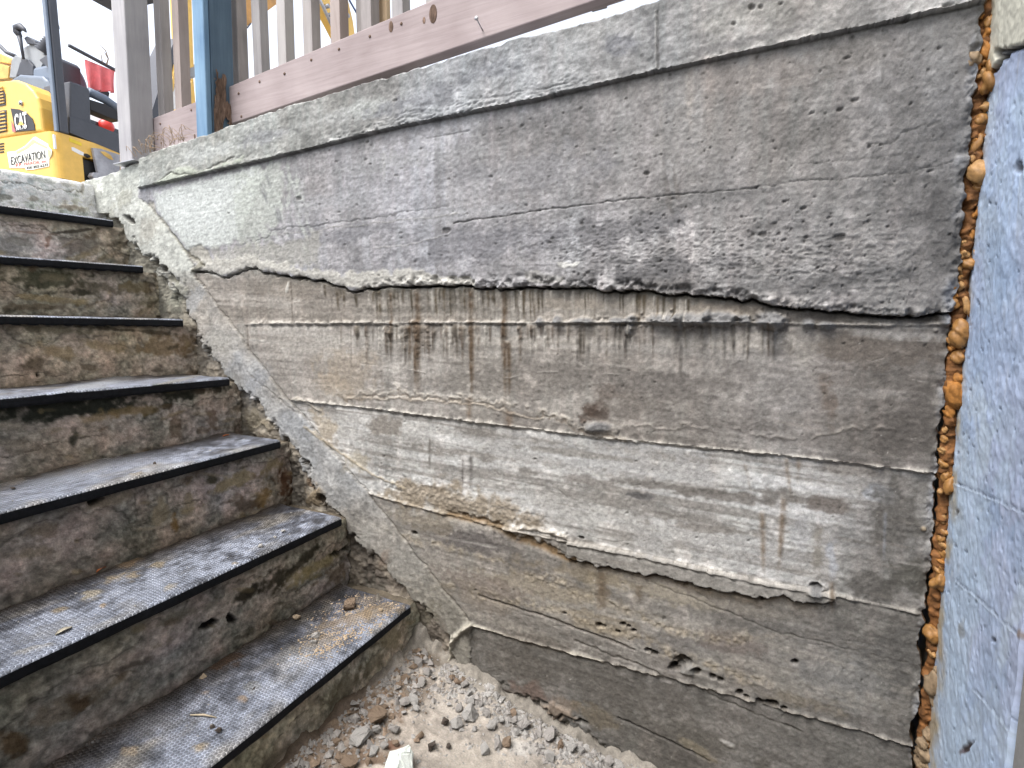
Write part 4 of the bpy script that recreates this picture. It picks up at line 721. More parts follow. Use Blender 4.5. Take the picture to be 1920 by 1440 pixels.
for i in range(230):
    b.blob(random.uniform(1770, 1925), random.uniform(110, 1440), random.uniform(1.2, 4), random.uniform(.9, 2), random.choice([(84, 92, 110), (120, 132, 154), (70, 76, 90)]), random.uniform(.4, .8), random.uniform(20, 60), .6, -.002)
fo = np.exp(-np.clip(Ub - px([(-100, 1872), (50, 1866), (240, 1846), (420, 1828), (608, 1810), (900, 1794), (1180, 1770), (1440, 1752)], Vb), 0, None) / (4 + 4 * b.n1)) ; kk = (np.clip(fo * (.4 + b.n1 * 1.5), 0, 1) * .6)[..., None]; b.C[:] = b.C * (1 - kk) + np.array((170, 138, 84)) / 255 * kk
Pb = np.stack([-b.H, Yb, Zb], -1)
ck_ = crm[:-1, :-1]
o = sheet('blue_base', Pb, M['blue'], house, b.C, ~ck_, flip=True); sheet('cream_wall', Pb, M['blue'], house, b.C, ck_, flip=True)
E1 = Pb[:, -1]; sheet('base_edge', np.stack([E1, E1 + np.array((.004, -.004, 0)), E1 + np.array((.03, -.005, 0)), E1 + np.array((.12, -.005, 0))]), M['blue'], house, np.stack([b.C[:, -1]] * 4))
# rest of the house front, out of the picture: wall above, beyond the door, and into the ground behind
box('upper_facade', (0.004, -4.0, .622, .30, .14, 4.2), M['cream'], house, .004); box('upper_facade', (0.004, .142, .50, .30, 5.0, 4.2), M['cream'], house, .004)
box('side_facade', (0.002, -4.0, -1.13, .30, -1.35, .62), M['cream'], house, .004); box('door_panel', (.12, -1.348, -1.13, .17, -.352, .615), M['grey'], house, .004)
jb = on_x(1915, 1168, HX)
bm = bmesh.new(); hexa(bm, box8(HX + .003, -.62, -1.13, HX + .10, -.3375, jb[2]), .006, 2)
tag(bm_obj('door_sill', bm, M['grey']), 'plain grey slab at the bottom right corner beside the blue wall', 'door sill')

# ================================================================== ORANGE FOAM IN THE JOINT
foam = tag(empty('foam_seal', on_y(1797, 640, .0)), 'lumpy orange brown expanding foam filling the joint between grey and blue walls', 'foam')
FO = Vector(on_y(1797, 640, .0)); fo_l = [(1872, -60), (1858, 0), (1846, 90), (1838, 170), (1831, 250), (1825, 330), (1818, 420), (1811, 480), (1804, 560), (1798, 640), (1792, 720), (1784, 800), (1778, 880), (1773, 960), (1768, 1040), (1764, 1100), (1758, 1180), (1752, 1260), (1744, 1340), (1738, 1440), (1732, 1520)]
cm = grit('rust_foam_core', .8, (.17, .075, .025), .5, 60., .6, .003, .3, 30., .35)
pts = []
fl = np.array(fo_l, float); vv = np.linspace(-60, 1520, 700)
for v in vv: pts.append(Vector(on_y(np.interp(v, fl[:, 1], fl[:, 0]) - 3, v, .020)) - FO)
bm = bmesh.new(); rr = [.0125 + .006 * float(fbm(np.array(i * .16), np.array(1.), 13, 3)) for i in range(len(pts))]; tube(bm, pts, rr, 22)
for vtx in bm.verts:
    c = vtx.co; nq = float(fbm(np.array(c.x * 110 + c.y * 60), np.array(c.z * 75), 31, 4)); d = -.012 * max(nq, -.3); vtx.co += Vector((.006 * float(vnoise(np.array(c.z * 90.), np.array(c.y * 90.), 3)) - .003, d, d * .3))
bm_obj('foam_core', bm, cm, foam, True)
fm = [M['foam'], grit('foam_ochre', .5, (.27, .135, .04), .25, 120., .3, .002, .4, 35., .15), grit('foam_tan', .55, (.33, .185, .07), .3, 140., .4, .002, .35, 40., .2), grit('foam_brown', .7, (.22, .16, .10), .25, 120., .5, .002, .25, 40., .2), grit('foam_dark', .7, (.30, .13, .03), .3, 120., .5, .002, .3, 40., .3)]
def blob_mesh(rx, ry, rz, s, amp=.22, sub=3):
    bm = bmesh.new(); bmesh.ops.create_icosphere(bm, subdivisions=sub, radius=1)
    for v in bm.verts:
        c = v.co; n = float(fbm(np.array(c.x * 1.3 + c.z * 1.1 + s * 3.7), np.array(c.y * 1.3 - c.z * .9 + s), 18, 3)); v.co = Vector((c.x * rx, c.y * ry, c.z * rz)) * (1 + amp * 2 * n)
    return bm
LUMPS = [(1857, 40, 7, 10, 1), (1850, 62, 5, 8, 4), (1848, 92, 6, 12, 4), (1825, 112, 9, 10, 3), (1832, 124, 6, 7, 4), (1860, 127, 10, 14, 1), (1841, 140, 8, 9, 2), (1854, 159, 12, 16, 1), (1847, 202, 8, 7, 2), (1841, 225, 8, 9, 1), (1830, 272, 6, 12, 1), (1826, 295, 6, 8, 2), (1836, 325, 14, 16, 2), (1834, 354, 8, 7, 1), (1832, 400, 6, 12, 4), (1834, 480, 5, 14, 2), (1805, 478, 8, 7, 2), (1812, 497, 12, 9, 1), (1797, 502, 7, 11, 2), (1797, 522, 6, 6, 1), (1786, 537, 8, 9, 1), (1800, 537, 9, 9, 2), (1785, 572, 8, 9, 1), (1812, 575, 5, 15, 2), (1790, 556, 6, 6, 4), (1799, 625, 13, 20, 1), (1781, 640, 5, 8, 1), (1784, 652, 5, 6, 4), (1798, 670, 10, 10, 1), (1795, 712, 8, 10, 4), (1789, 742, 13, 22, 4), (1795, 735, 9, 12, 1), (1780, 775, 7, 10, 4), (1772, 806, 4, 5, 2), (1770, 825, 5, 6, 1), (1766, 845, 5, 5, 2), (1768, 872, 7, 8, 1), (1777, 892, 8, 11, 1), (1781, 912, 9, 14, 1), (1762, 922, 4, 4, 2), (1768, 972, 5, 7, 2), (1770, 998, 6, 5, 1), (1764, 1010, 6, 7, 1), (1768, 1023, 6, 6, 2), (1772, 1037, 8, 7, 1), (1766, 1050, 7, 6, 4), (1763, 1066, 7, 9, 1), (1761, 1090, 11, 16, 1), (1767, 1150, 4, 6, 2), (1750, 1187, 11, 12, 1), (1748, 1226, 5, 7, 2), (1752, 1282, 12, 18, 3), (1754, 1310, 7, 14, 3), (1757, 1256, 5, 6, 3), (1741, 1378, 7, 8, 3), (1731, 1392, 8, 8, 3), (1735, 1412, 10, 9, 3), (1748, 1400, 6, 14, 4), (1730, 1432, 11, 10, 3), (1742, 1436, 9, 9, 3), (1838, 30, 4, 5, 4), (1844, 118, 4, 4, 1), (1865, 262, 4, 5, 2), (1828, 262, 4, 5, 4), (1852, 258, 5, 7, 4), (1822, 310, 4, 4, 2), (1836, 425, 4, 6, 2), (1822, 440, 5, 9, 4), (1806, 455, 4, 4, 2)]
for i, (u, v, ru, rv, mi) in enumerate(LUMPS):
    big = max(ru, rv) > 12; p = on_y(u, v, .002 if (big or mi == 3) else .010); k = 1 / F * 1.0 * np.linalg.norm(p - CAM) * .98
    bm = blob_mesh(ru * k * .84, ru * k * .9, rv * k * .9, i, .40, 3)
    o = bm_obj('foam_lump', bm, fm[mi], foam, True); o.location = Vector(p) - FO; o.rotation_euler = (0, random.uniform(-.4, .4), 0)

# ================================================================== YARD: GROUND, FAR STAIRWELL WALL
GZ = .53
def slab(name, x0, y0, x1, y1, z, nx=40, ny=40):
    X, Y = np.meshgrid(np.linspace(x0, x1, nx), np.linspace(y0, y1, ny)); Z = z + .012 * fbm(X * 1.7, Y * 1.7, 5, 3)
    return np.stack([X, Y, Z], -1)
gp = [slab('g', -80, .30, .60, 80, GZ), slab('g', -80, -1.62, -2.68, .298, GZ), slab('g', -80, -80, .30, -1.622, GZ), slab('g', .602, -80, 80, 80, GZ - .03)]
GV = np.concatenate([p.reshape(-1, 3) for p in gp]); GQ = np.concatenate([quads(40, 40).reshape(-1, 4) + i * 1600 for i in range(4)])
tag(raw('ground', GV, GQ, M['ground']), kind='structure')
X_, Z_ = np.meshgrid(np.linspace(-2.9, .28, 60), np.linspace(-1.15, .55, 40))
fw_ = tag(sheet('stairwell_wall', np.stack([X_, np.full(X_.shape, -1.47) + .004 * fbm(X_ * 8, Z_ * 8, 6), Z_], -1), M['ground']), 'plain concrete wall on the open side of the stairwell', 'wall')
fw_.data.materials[0] = grit('far_concrete', .9, (.26, .25, .235), .2, 60., .4, .003, .2, 6., .2)

# ================================================================== FENCE ON TOP OF THE WALL
fence = tag(empty('wooden_fence', (-1.0, .06, .62)), 'weathered wooden fence with square pickets and a brown bottom board on top of the wall', 'fence')
FOF = np.array((-1.0, .06, .62))
def fbox(name, x0, y0, z0, x1, y1, z1, mat, lx=0.0, bev=.003, parent=fence, zslope=0.0, zs_top=None):
    c = np.array(box8(x0, y0, z0, x1, y1, z1, lx)) - FOF
    if zslope or zs_top:
        s2 = zs_top if zs_top is not None else zslope
        for i in (1, 2): c[i][2] += zslope * (x1 - x0)
        for i in (5, 6): c[i][2] += s2 * (x1 - x0)
    bm = bmesh.new(); hexa(bm, [tuple(p) for p in c], bev, 2); return bm_obj(name, bm, mat, parent)
def corner_post(name, cb, ct, wx, dy, ztop, mat):
    k = (ct[0] - cb[0]) / (ct[2] - cb[2]); z0 = cb[2] - .035
    return fbox(name, cb[0] - wx + k * (z0 - cb[2]), cb[1], z0, cb[0] + k * (z0 - cb[2]), cb[1] + dy, ztop, mat, k * (ztop - z0), .004)
gp_ = corner_post('post', on_y(248, 300, .02), on_y(232, 0, .02), .080, .082, 1.74, M['post']); gp_['label'] = 'weathered grey corner post'
# blue post: dark blue post with a brighter blue plank on its front
cb, ct = on_y(389, 258, .02), on_y(380, 0, .02)
bp_ = corner_post('post', cb + np.array((0, .021, 0)), ct + np.array((0, .021, 0)), .058, .082, 1.72, M['darkblue']); bp_['label'] = 'dark blue post, rotten at the foot'
fp_ = corner_post('post_plank', cb, ct, .056, .0195, 1.70, M['bluewood']); fp_['label'] = 'bright blue peeling plank'
# rot at the foot of the blue post
Yr, Zr = np.meshgrid(np.linspace(.042, .122, 60), np.linspace(.575, .86, 140)); kx_ = (ct[0] - cb[0]) / (ct[2] - cb[2])
nn = fbm(Yr * 60, Zr * 14, 21, 4); nn2 = fbm(Yr * 150, Zr * 30, 11, 3)
hr = .004 + .006 * np.clip(nn + .3, -.3, 1) + .004 * nn2
keep = ((Zr < .73 + .10 * nn) & (Yr < .086 + .04 * nn + .03 * (Zr < .64))) | ((Yr > .100 + .02 * nn) & (Zr < .71)) | (Zr < .60)
keep |= (Zr < .81 + .05 * nn) & (np.abs(Yr - .066 - .015 * nn) < .018) & (Zr > .70)
Pr = np.stack([cb[0] + kx_ * (Zr - cb[2]) + hr, Yr, Zr], -1) - FOF
sheet('rotten_patch', Pr, M['rot'], fence, None, keep[:-1, :-1])
# boards
def screw(u, v):
    p = on_y(u, v, YF - .0015); bm = bmesh.new(); tube(bm, [Vector(p - FOF), Vector(p - FOF) + Vector((0, .003, 0))], .0042, 8); bm_obj('screw', bm, M['rot'], fence, True)
YF = .104
tb = on_y(290, 221, YF); te = on_y(366, 192, YF); bb = on_y(290, 290, YF); bL, bR, cL, cR = on_y(439, 158, YF), on_y(806, 2, YF), on_y(439, 230, YF), on_y(1000, 40, YF)
sT = (bR[2] - bL[2]) / (bR[0] - bL[0]); sB = (cR[2] - cL[2]) / (cR[0] - cL[0])
o = fbox('bottom_board', tb[0] - .03, YF, bb[2] - .03, cb[0] - .05, YF + .038, tb[2], M['board'], 0, .003, zs_top=(te[2] - tb[2]) / (te[0] - tb[0])); o['label'] = 'short brown board between the two posts'
xL = cb[0] - .02
o = fbox('bottom_board', xL, YF, cL[2] + sB * (xL - cL[0]), .262, YF + .039, bL[2] + sT * (xL - bL[0]), M['board'], 0, .003, zslope=sB, zs_top=sT); o['label'] = 'long brown board with knots and a protruding nail'
PK = [(307, 180, 298.5), (340, 180, 333), (449, 151, 443), (491, 138, 485), (537, 125, 533), (586, 95, 583), (638, 75, 636), (696, 50, 695), (755, 25, 754)]
pkx = []; PM = [M['picket'], wood('picket_grey', (.22, .21, .215), (.36, .345, .345)), wood('picket_brown', (.26, .215, .20), (.38, .325, .305)), wood('picket_pale', (.30, .285, .28), (.44, .42, .41)), wood('picket_stained', (.17, .155, .155), (.36, .33, .32), 2, .75, 5.)]
for i, (u, v, ut) in enumerate(PK):
    YP = YF + .0405; a = on_y(u, v, YP); t = on_y(ut, 0, YP); k = (t[0] - a[0]) / (t[2] - a[2]) if i < 8 else 0; pkx.append(a[0])
    z0 = .70 if i > 1 else .66
    fbox('picket', a[0] - .039 + k * (z0 - a[2]), YP, z0, a[0] + k * (z0 - a[2]), YP + .036 + random.uniform(-.002, .004), 1.62 + random.uniform(-.01, .01), PM[(i * 2) % 5], k * (1.62 - z0), .002)
for i in range(9):
    x = pkx[-1] + .118 * (i + 1); fbox('picket', x - .039, YP, .76, x, YP + .036, 1.62, PM[i % 5], 0, .002)
a = on_y(704, 40, .20); b_ = on_y(725, 40, .20); o = fbox('picket', a[0], .20, .70, b_[0], .22, 1.6, M['tan'], 0, .002); o['label'] = 'fresh tan picket behind the grey ones'
a = on_y(672, 40, .20); b_ = on_y(681, 40, .20); fbox('picket', a[0] - .01, .201, .70, b_[0], .215, 1.6, M['picket'], 0, .002)
for u, v in ((447, 175), (452, 218), (300, 232), (302, 268), (358, 206), (486, 153), (533, 138), (583, 112), (635, 92), (693, 68), (752, 44)): screw(u, v)
fbox('top_rail', cb[0] + .05, YF, 1.60, .262, YF + .039, 1.69, M['board'], 0, .003); fbox('top_rail', cb[0] - .42, YF, 1.60, cb[0] - .03, YF + .039, 1.69, M['board'], 0, .003)
bm = bmesh.new(); pb_ = on_y(240, 306, .0)
hexa(bm, [tuple(np.array(p) - FOF) for p in box8(pb_[0] - .055, -.022, pb_[2] - .004, pb_[0] + .075, .10, pb_[2])], .001, 1); bm_obj('base_plate', bm, M['steel'], fence)
n0, n1_ = on_y(893, 34, YF - .05), on_y(905, 57, YF + .002)
bm = bmesh.new(); tube(bm, [Vector(n0 - FOF), Vector(n1_ - FOF)], .0018, 8); tube(bm, [Vector(n0 - FOF) + Vector((0, -.001, 0)), Vector(n0 - FOF) + Vector((0, .002, 0))], .005, 12); bm_obj('nail', bm, M['steel'], fence, True)
for (u, v, r_) in [(812, 26, .016), (733, 50, .010), (795, 38, .006), (365, 256, .006)]:           # knots: shallow dark bosses
    p = on_y(u, v, YF - .0004); bm = bmesh.new(); bmesh.ops.create_uvsphere(bm, u_segments=14, v_segments=8, radius=r_)
    for vv_ in bm.verts: vv_.co = Vector((vv_.co.x * .8, vv_.co.y * .08, vv_.co.z * 1.5)) + Vector(p - FOF)
    bm_obj('knot', bm, M['rot'], fence, True)
for i in range(34):                                                            # dry roots and grass between post and board
    pass
bm = bmesh.new()
for i in range(40):
    u0 = random.uniform(255, 350); p0 = on_y(u0, px([(250, 296), (290, 284), (350, 262)], u0) + random.uniform(-2, 3), .012)
    dx, dz = random.uniform(-.11, .11), random.uniform(.005, .055); pts = [Vector(p0 + np.array((dx * t, -.012 * math.sin(t * 3) - .004, dz * math.sin(t * 2.4)))) for t in np.linspace(0, 1, 6)]
    tube(bm, pts, random.uniform(.0005, .0011), 4)
tag(bm_obj('dry_grass', bm, M['grass'], None, True), kind='stuff')
bm = bmesh.new()                                                               # crumbs and moss along the old wall edge
for i in range(260):
    x = random.uniform(-2.2, -.3); r_ = random.uniform(.002, .007)
    m = bmesh.ops.create_icosphere(bm, subdivisions=1, radius=r_, matrix=Matrix.Translation((x, random.uniform(.004, .05), float(np.interp(x, xs, topz)) + .003)))
    for vtx in m['verts']: vtx.co += Vector((random.uniform(-1, 1), random.uniform(-1, 1), random.uniform(-1, 1))) * r_ * .35
tag(bm_obj('wall_top_crumbs', bm, M['stone']), kind='stuff')

# ================================================================== YELLOW MINI EXCAVATOR
A9 = R(9.2); C0 = np.array((-4.82675658, .98612477, .57))
AX = np.array((math.cos(A9), math.sin(A9), 0)); BX = np.array((-math.sin(A9), math.cos(A9), 0))
exc = tag(empty('mini_excavator', C0 - np.array((0, 0, .0)), A9), 'yellow mini excavator with grey canopy post parked above the stairs behind the fence', 'excavator')
exc.location = (C0[0], C0[1], GZ)
GO = GZ
def eloc(p): q = p - np.array((C0[0], C0[1], GO)); return Vector((q @ AX, q @ BX, q[2]))
def e_b(u, v, b=0.0): return eloc(hit(u, v, C0 + BX * b, BX))        # on a plane facing the camera side
def e_a(u, v, a=0.0): return eloc(hit(u, v, C0 + AX * a, AX))        # on a plane along the machine's side
def eprism_b(name, pix, b0, b1, mat, bev=.008, parent=exc):
    bm = bmesh.new(); pts = [e_b(u, v, b0) for u, v in pix]
    prism(bm, [(p.x, p.z) for p in pts], b0, b1, lambda p, q, r: (p, r, q))
    if bev: bmesh.ops.bevel(bm, geom=list(bm.edges), offset=bev, segments=2, profile=.5, affect='EDGES', clamp_overlap=True)
    bmesh.ops.recalc_face_normals(bm, faces=bm.faces); return bm_obj(name, bm, mat, parent)
def eprism_a(name, pix, a0, a1, mat, bev=.008, parent=exc):
    bm = bmesh.new(); pts = [e_a(u, v, a1) for u, v in pix]
    prism(bm, [(p.y, p.z) for p in pts], a0, a1, lambda p, q, r: (r, p, q))
    if bev: bmesh.ops.bevel(bm, geom=list(bm.edges), offset=bev, segments=2, profile=.5, affect='EDGES', clamp_overlap=True)
    bmesh.ops.recalc_face_normals(bm, faces=bm.faces); return bm_obj(name, bm, mat, parent)
def ebox(name, b, mat, bev=.01, seg=3, parent=exc): return box(name, b, mat, parent, bev, seg)
Z0 = C0[2] - GO                                          # measured heights start here
# swing-frame skirt, rounded at the near corner
bm = bmesh.new(); r_ = .06
out = [(-1.05, 0)] + [(-r_ + r_ * math.sin(t), r_ - r_ * math.cos(t)) for t in np.linspace(0, math.pi / 2, 7)] + [(0, .19), (-.12, .19), (-.12, .9), (-1.05, .9)]
prism(bm, out, Z0 + .50, Z0 + .70, lambda p, q, r: (p, q, r)); sk = bm_obj('skirt', bm, M['yellow'], exc)
bm = bmesh.new(); out = [(-1.05, 0)] + [(-r_ + r_ * math.sin(t), r_ - r_ * math.cos(t)) for t in np.linspace(0, math.pi / 2, 7)] + [(0, .9), (-1.05, .9)]
prism(bm, out, Z0 + .70, Z0 + .828, lambda p, q, r: (p, q, r)); bm_obj('skirt_top', bm, M['yellow'], exc)
bm = bmesh.new(); prism(bm, [(-1.04, .02), (-.03, .02), (-.02, .185), (-.11, .2), (-.11, .88), (-1.04, .88)], Z0 + .44, Z0 + .50, lambda p, q, r: (p, q, r)); bm_obj('undercarriage', bm, M['black'], exc)
ebox('undercarriage', (-.10, .20, Z0 + .40, -.02, .42, Z0 + .69), M['black'], .01)
for a_ in (-.26, -1.0):
    bm = bmesh.new(); prof = []
    for t in np.linspace(math.pi / 2, -math.pi / 2, 9): prof.append((1.10 + .2 * math.cos(t), .2 + .2 * math.sin(t)))
    for t in np.linspace(-math.pi / 2, -3 * math.pi / 2, 9): prof.append((-.05 + .2 * math.cos(t), .2 + .2 * math.sin(t)))
    prism(bm, prof, a_, a_ + .23, lambda p, q, r: (r, p, q)); bm_obj('track', bm, M['black'], exc)
# rear hood, grille, cover behind it
hood = [(-.107, .83), (-.110, 1.0), (-.128, 1.07), (-.169, 1.125), (-.24, 1.185), (-.337, 1.222), (-.6, 1.238), (-1.0, 1.238), (-1.03, .83)]
bm = bmesh.new(); prism(bm, [(x, z + Z0) for x, z in hood], -.004, .17, lambda p, q, r: (p, r, q))
bmesh.ops.bevel(bm, geom=[e for e in bm.edges if abs(e.verts[0].co.y - e.verts[1].co.y) < 1e-5 and e.verts[0].co.y < 0], offset=.02, segments=3, profile=.5, affect='EDGES'); bm_obj('rear_hood', bm, M['yellow'], exc)
cov = [(p.x, p.z - Z0) for p in (e_b(u, v, .172) for u, v in ((106, 246), (105, 222), (100, 190), (95, 166), (88, 150), (78, 141), (35, 138)))] + [(-1.0, 1.262), (-1.0, .835)]
bm = bmesh.new(); prism(bm, [(x, z + Z0) for x, z in cov], .172, .25, lambda p, q, r: (p, r, q))
bmesh.ops.bevel(bm, geom=[e for e in bm.edges if abs(e.verts[0].co.y - e.verts[1].co.y) < 1e-5 and e.verts[0].co.y < .2], offset=.025, segments=3, profile=.5, affect='EDGES'); bm_obj('engine_cover', bm, M['bgrey'], exc)
for pix in ([(-30, 166), (4, 166), (9, 176), (10, 197), (-30, 204)], [(-30, 212), (11, 206), (12, 246), (-30, 256)]):
    g_ = eprism_b('grille', pix, -.009, -.004, M['dgrey'], .001); ps = [e_b(u, v, -.01) for u, v in pix]; x1_ = max(p.x for p in ps); zl = min(p.z for p in ps); zh = max(p.z for p in ps)
    for i in range(6):
        z = zl + (zh - zl) * (i + .7) / 6.6; bm = bmesh.new(); hexa(bm, box8(x1_ - .30, -.016, z, x1_ - .012, -.0095, z + .008), 0); bm_obj('slat', bm, M['yel2'], g_)
for i in range(4):
    bm = bmesh.new(); p = e_b(7, 269 + i * 5.2, -.003); hexa(bm, box8(p.x - .16, -.004, p.z - .004, p.x, .002, p.z + .005), 0); bm_obj('vent_slit', bm, M['black'], exc)
# canopy: post, roof, rail
p0, p1 = e_a(111, 250, .0), e_a(128, 250, .0)
ebox('canopy_post', (-.035, p0.y + .004, Z0 + .83, .012, p1.y, Z0 + 2.16), M['dgrey'], .01)
ebox('canopy_post_trim', (-.030, p0.y - .016, Z0 + .83, .004, p0.y + .002, Z0 + 2.16), M['bgrey'], .006)
ebox('canopy_post', (-1.0, p0.y, Z0 + .83, -.95, p1.y, Z0 + 2.16), M['dgrey'], .01)
q0 = eloc(on_z(172, 2, GO + Z0 + 2.16)); 
ebox('canopy_roof', (q0.x, q0.y - .1, Z0 + 2.16, q0.x + .9, q0.y + .20, Z0 + 2.22), M['dgrey'], .02); 
tube_obj('handrail', [e_a(129, 85, -.10), e_a(172, 108, -.10), e_a(219, 133, -.10), e_a(260, 152, -.10)], .014, M['dgrey'], exc)
tube_obj('handrail', [e_b(-30, 70, .5), e_b(0, 86, .5), e_b(12, 98, .5), e_b(30, 106, .5)], .016, M['dgrey'], exc)
eprism_b('boom_guard', [(-40, 96), (0, 100), (22, 112), (20, 120), (-40, 108)], .6, .75, M['yel2'], .004)
eprism_b('boom_guard', [(-40, 116), (0, 119), (17, 124), (15, 147), (-40, 152)], .55, .7, M['yel2'], .004)
# side panel, floor plate, seat
eprism_a('side_panel', [(131, 152), (150, 158), (166, 166), (169, 172), (171, 232), (131, 232)], -.30, -.012, M['dgrey'], .01)
eprism_a('floor_panel', [(131, 218), (171, 231), (225, 252), (245, 262), (245, 300), (225, 287), (131, 249)], -.32, .002, M['dgrey'], .004)
eprism_a('seat', [(118, 114), (134, 117), (148, 126), (158, 140), (165, 156), (168, 172), (118, 172)], -.55, -.2, M['bgrey'], .03)
# control console
eprism_b('console', [(44, 88), (58, 82), (75, 86), (86, 108), (74, 128), (70, 142), (56, 142), (60, 122), (54, 114), (44, 108)], .30, .40, M['lgrey'], .008)
eprism_b('console', [(30, 142), (36, 118), (44, 108), (54, 113), (62, 123), (62, 142)], .28, .36, M['dgrey'], .008)
eprism_b('console', [(17, 146), (21, 112), (28, 103), (42, 107), (36, 122), (30, 146)], .32, .42, M['lgrey'], .008)
eprism_b('console', [(72, 112), (86, 103), (104, 105), (110, 112), (112, 156), (100, 150), (92, 126), (78, 118)], .20, .36, M['dgrey'], .008)
eprism_b('console', [(44, 71), (50, 67), (64, 76), (68, 84), (50, 82)], .28, .40, M['dgrey'], .006)
jb0, jb1, jt = e_b(85, 98, .30), e_b(94, 72, .30), e_b(106, 45, .30)
js = tube_obj('joystick', [jb1.lerp(jt, t) for t in (0, .45, .5, .85, 1)], [.016, .018, .026, .027, .018], M['dgrey'], exc, 12)
n_ = 13; tube_obj('bellows', [jb0.lerp(jb1, i / (n_ - 1)) for i in range(n_)], [(.066 - .034 * i / n_) * (1.12 if i % 2 else .86) for i in range(n_)], M['dgrey'], js, 14)
lv = tube_obj('lever', [e_b(44, 110, .26), e_b(40, 86, .26), e_b(36, 66, .26)], [.010, .012, .018], M['dgrey'], exc, 10)
tube_obj('knob', [e_b(37, 68, .26), e_b(32, 60, .26), e_b(32, 53, .26), e_b(38, 50, .26), e_b(45, 55, .26), e_b(49, 60, .26)], [.018, .026, .030, .026, .016, .006], M['dgrey'], lv, 12)
# right of the skirt: bracket, hydraulic tube, stickers
eprism_a('bracket', [(174, 277), (190, 279), (225, 290), (225, 335), (186, 335), (181, 310)], .006, .03, M['bare'], .003)
eprism_a('bracket_slot', [(188, 284), (196, 284), (208, 291), (213, 300), (205, 298), (196, 292)], .0295, .033, M['yel2'], .001)
eprism_a('bracket', [(172, 330), (176, 323), (186, 324), (190, 334), (182, 340)], .0, .05, M['bare'], .004)
tube_obj('boom_cylinder', [e_a(166, 172, -.06), e_a(196, 186, -.06), e_a(226, 208, -.06)], [.034, .034, .034], M['bgrey'], exc, 14)
eprism_a('cylinder_guard', [(168, 186), (200, 196), (226, 212), (226, 228), (200, 218), (170, 206)], -.12, -.02, M['black'], .004)
eprism_a('hose_block', [(172, 168), (190, 172), (196, 166), (206, 174), (204, 184), (174, 178)], -.3, -.2, M['black'], .004)
eprism_a('sticker', [(134, 276), (138, 276), (157, 286), (157, 292), (150, 290), (135, 282)], .0005, .002, M['white'], 0)
eprism_a('sticker', [(130, 258), (153, 268), (153, 274), (130, 265)], .0005, .002, plain('warning_yellow', (.75, .55, .02), .4), 0)
bm = bmesh.new(); p = e_a(163, 292, .0); bmesh.ops.create_uvsphere(bm, u_segments=12, v_segments=8, radius=.03)
for v_ in bm.verts: v_.co = Vector((v_.co.x * .3, v_.co.y * .9, v_.co.z * .5)) + p
bm_obj('plug', bm, M['black'], exc, True)
bm = bmesh.new(); p = e_b(41, 194, -.004); tube(bm, [p + Vector((0, -.012, 0)), p + Vector((0, .004, 0))], .016, 14); lk = bm_obj('lock', bm, M['steel'], exc, True)
bm = bmesh.new(); tube(bm, [p + Vector((.003, -.014, -.003)), p + Vector((.003, -.0125, -.003))], .008, 10); bm_obj('keyhole', bm, M['black'], lk, True)
ebox('reflector', (-.012, -.0005, Z0 + .70, .0015, .012, Z0 + .80), M['white'], .001)
# writing
def text(body, name, mat, parent, x0, x1, zc, y, h=None, slope=0.0, weight=0.0):
    cu = bpy.data.curves.new('txt', 'FONT'); cu.body = body; cu.size = 1; cu.extrude = .002; cu.offset = weight; cu.align_x = 'LEFT'
    to = bpy.data.objects.new('txt', cu); COL.objects.link(to); dg = bpy.context.evaluated_depsgraph_get(); dg.update()
    me = bpy.data.meshes.new_from_object(to.evaluated_get(dg)); bpy.data.objects.remove(to)
    co = np.array([v.co[:] for v in me.vertices]); mn, mx_ = co.min(0), co.max(0)
    co = (co - mn) / np.maximum(mx_ - mn, 1e-6)
    for v_, c in zip(me.vertices, co):
        v_.co = (x0 + c[0] * (x1 - x0), y - .0015 * c[2], zc + (c[1] - .5) * h + slope * c[0])
    me.update(); return link(name, me, mat, parent)
cream_st = plain('cream_sticker', (.80, .80, .70), .45, 0, .04); paley = plain('pale_yellow_sticker', (.85, .72, .25), .45, 0, .05)
st_ = eprism_b('sticker', [(13, 285), (30, 283), (47, 273), (62, 258), (66, 256), (90, 270), (91, 275), (97, 282), (96, 291), (92, 299), (92, 312), (62, 318), (49, 319), (47, 315), (18, 315)], -.004, -.0006, cream_st, 0)
eprism_b('sticker_arch', [(30, 284), (47, 276), (62, 261), (74, 268), (88, 275), (88, 279), (64, 268), (50, 279), (31, 289)], -.0055, -.0042, paley, 0, st_)
eprism_b('sticker_arch', [(89, 279), (95, 283), (95, 291), (91, 297), (90, 290)], -.0055, -.0042, paley, 0, st_)
xl, xr = e_b(21, 300, -.004), e_b(85, 290, -.004)
text('EXCAVATION', 'lettering', M['ink'], st_, xl.x, xr.x, .5 * (xl.z + xr.z) - .012, -.0058, .058, .018)
xl, xr = e_b(30, 308, -.004), e_b(88, 303, -.004); text('P.P. MARDIL inc', 'lettering', M['pinkink'], st_, xl.x, xr.x, .5 * (xl.z + xr.z) - .004, -.0058, .022, .004)
xl, xr = e_b(50, 315, -.004), e_b(91, 309, -.004); text('450 802-6277', 'lettering', M['ink'], st_, xl.x, xr.x, .5 * (xl.z + xr.z) - .002, -.0058, .018, .004)
cs = eprism_b('badge', [(19.5, 203), (36, 205), (50, 212), (60, 222), (64, 233), (65, 244), (29, 247)], -.010, -.0065, M['ink'], .0008)
xl, xr = e_b(28, 228, -.011), e_b(51, 226, -.011); text('CAT', 'lettering', M['white'], cs, xl.x, xr.x, e_b(40, 226.5, -.011).z, -.0115, .105, .006, .03)
eprism_b('badge_triangle', [(33, 235), (39, 226), (45, 234)], -.0145, -.0138, M['yellow'], 0, cs)
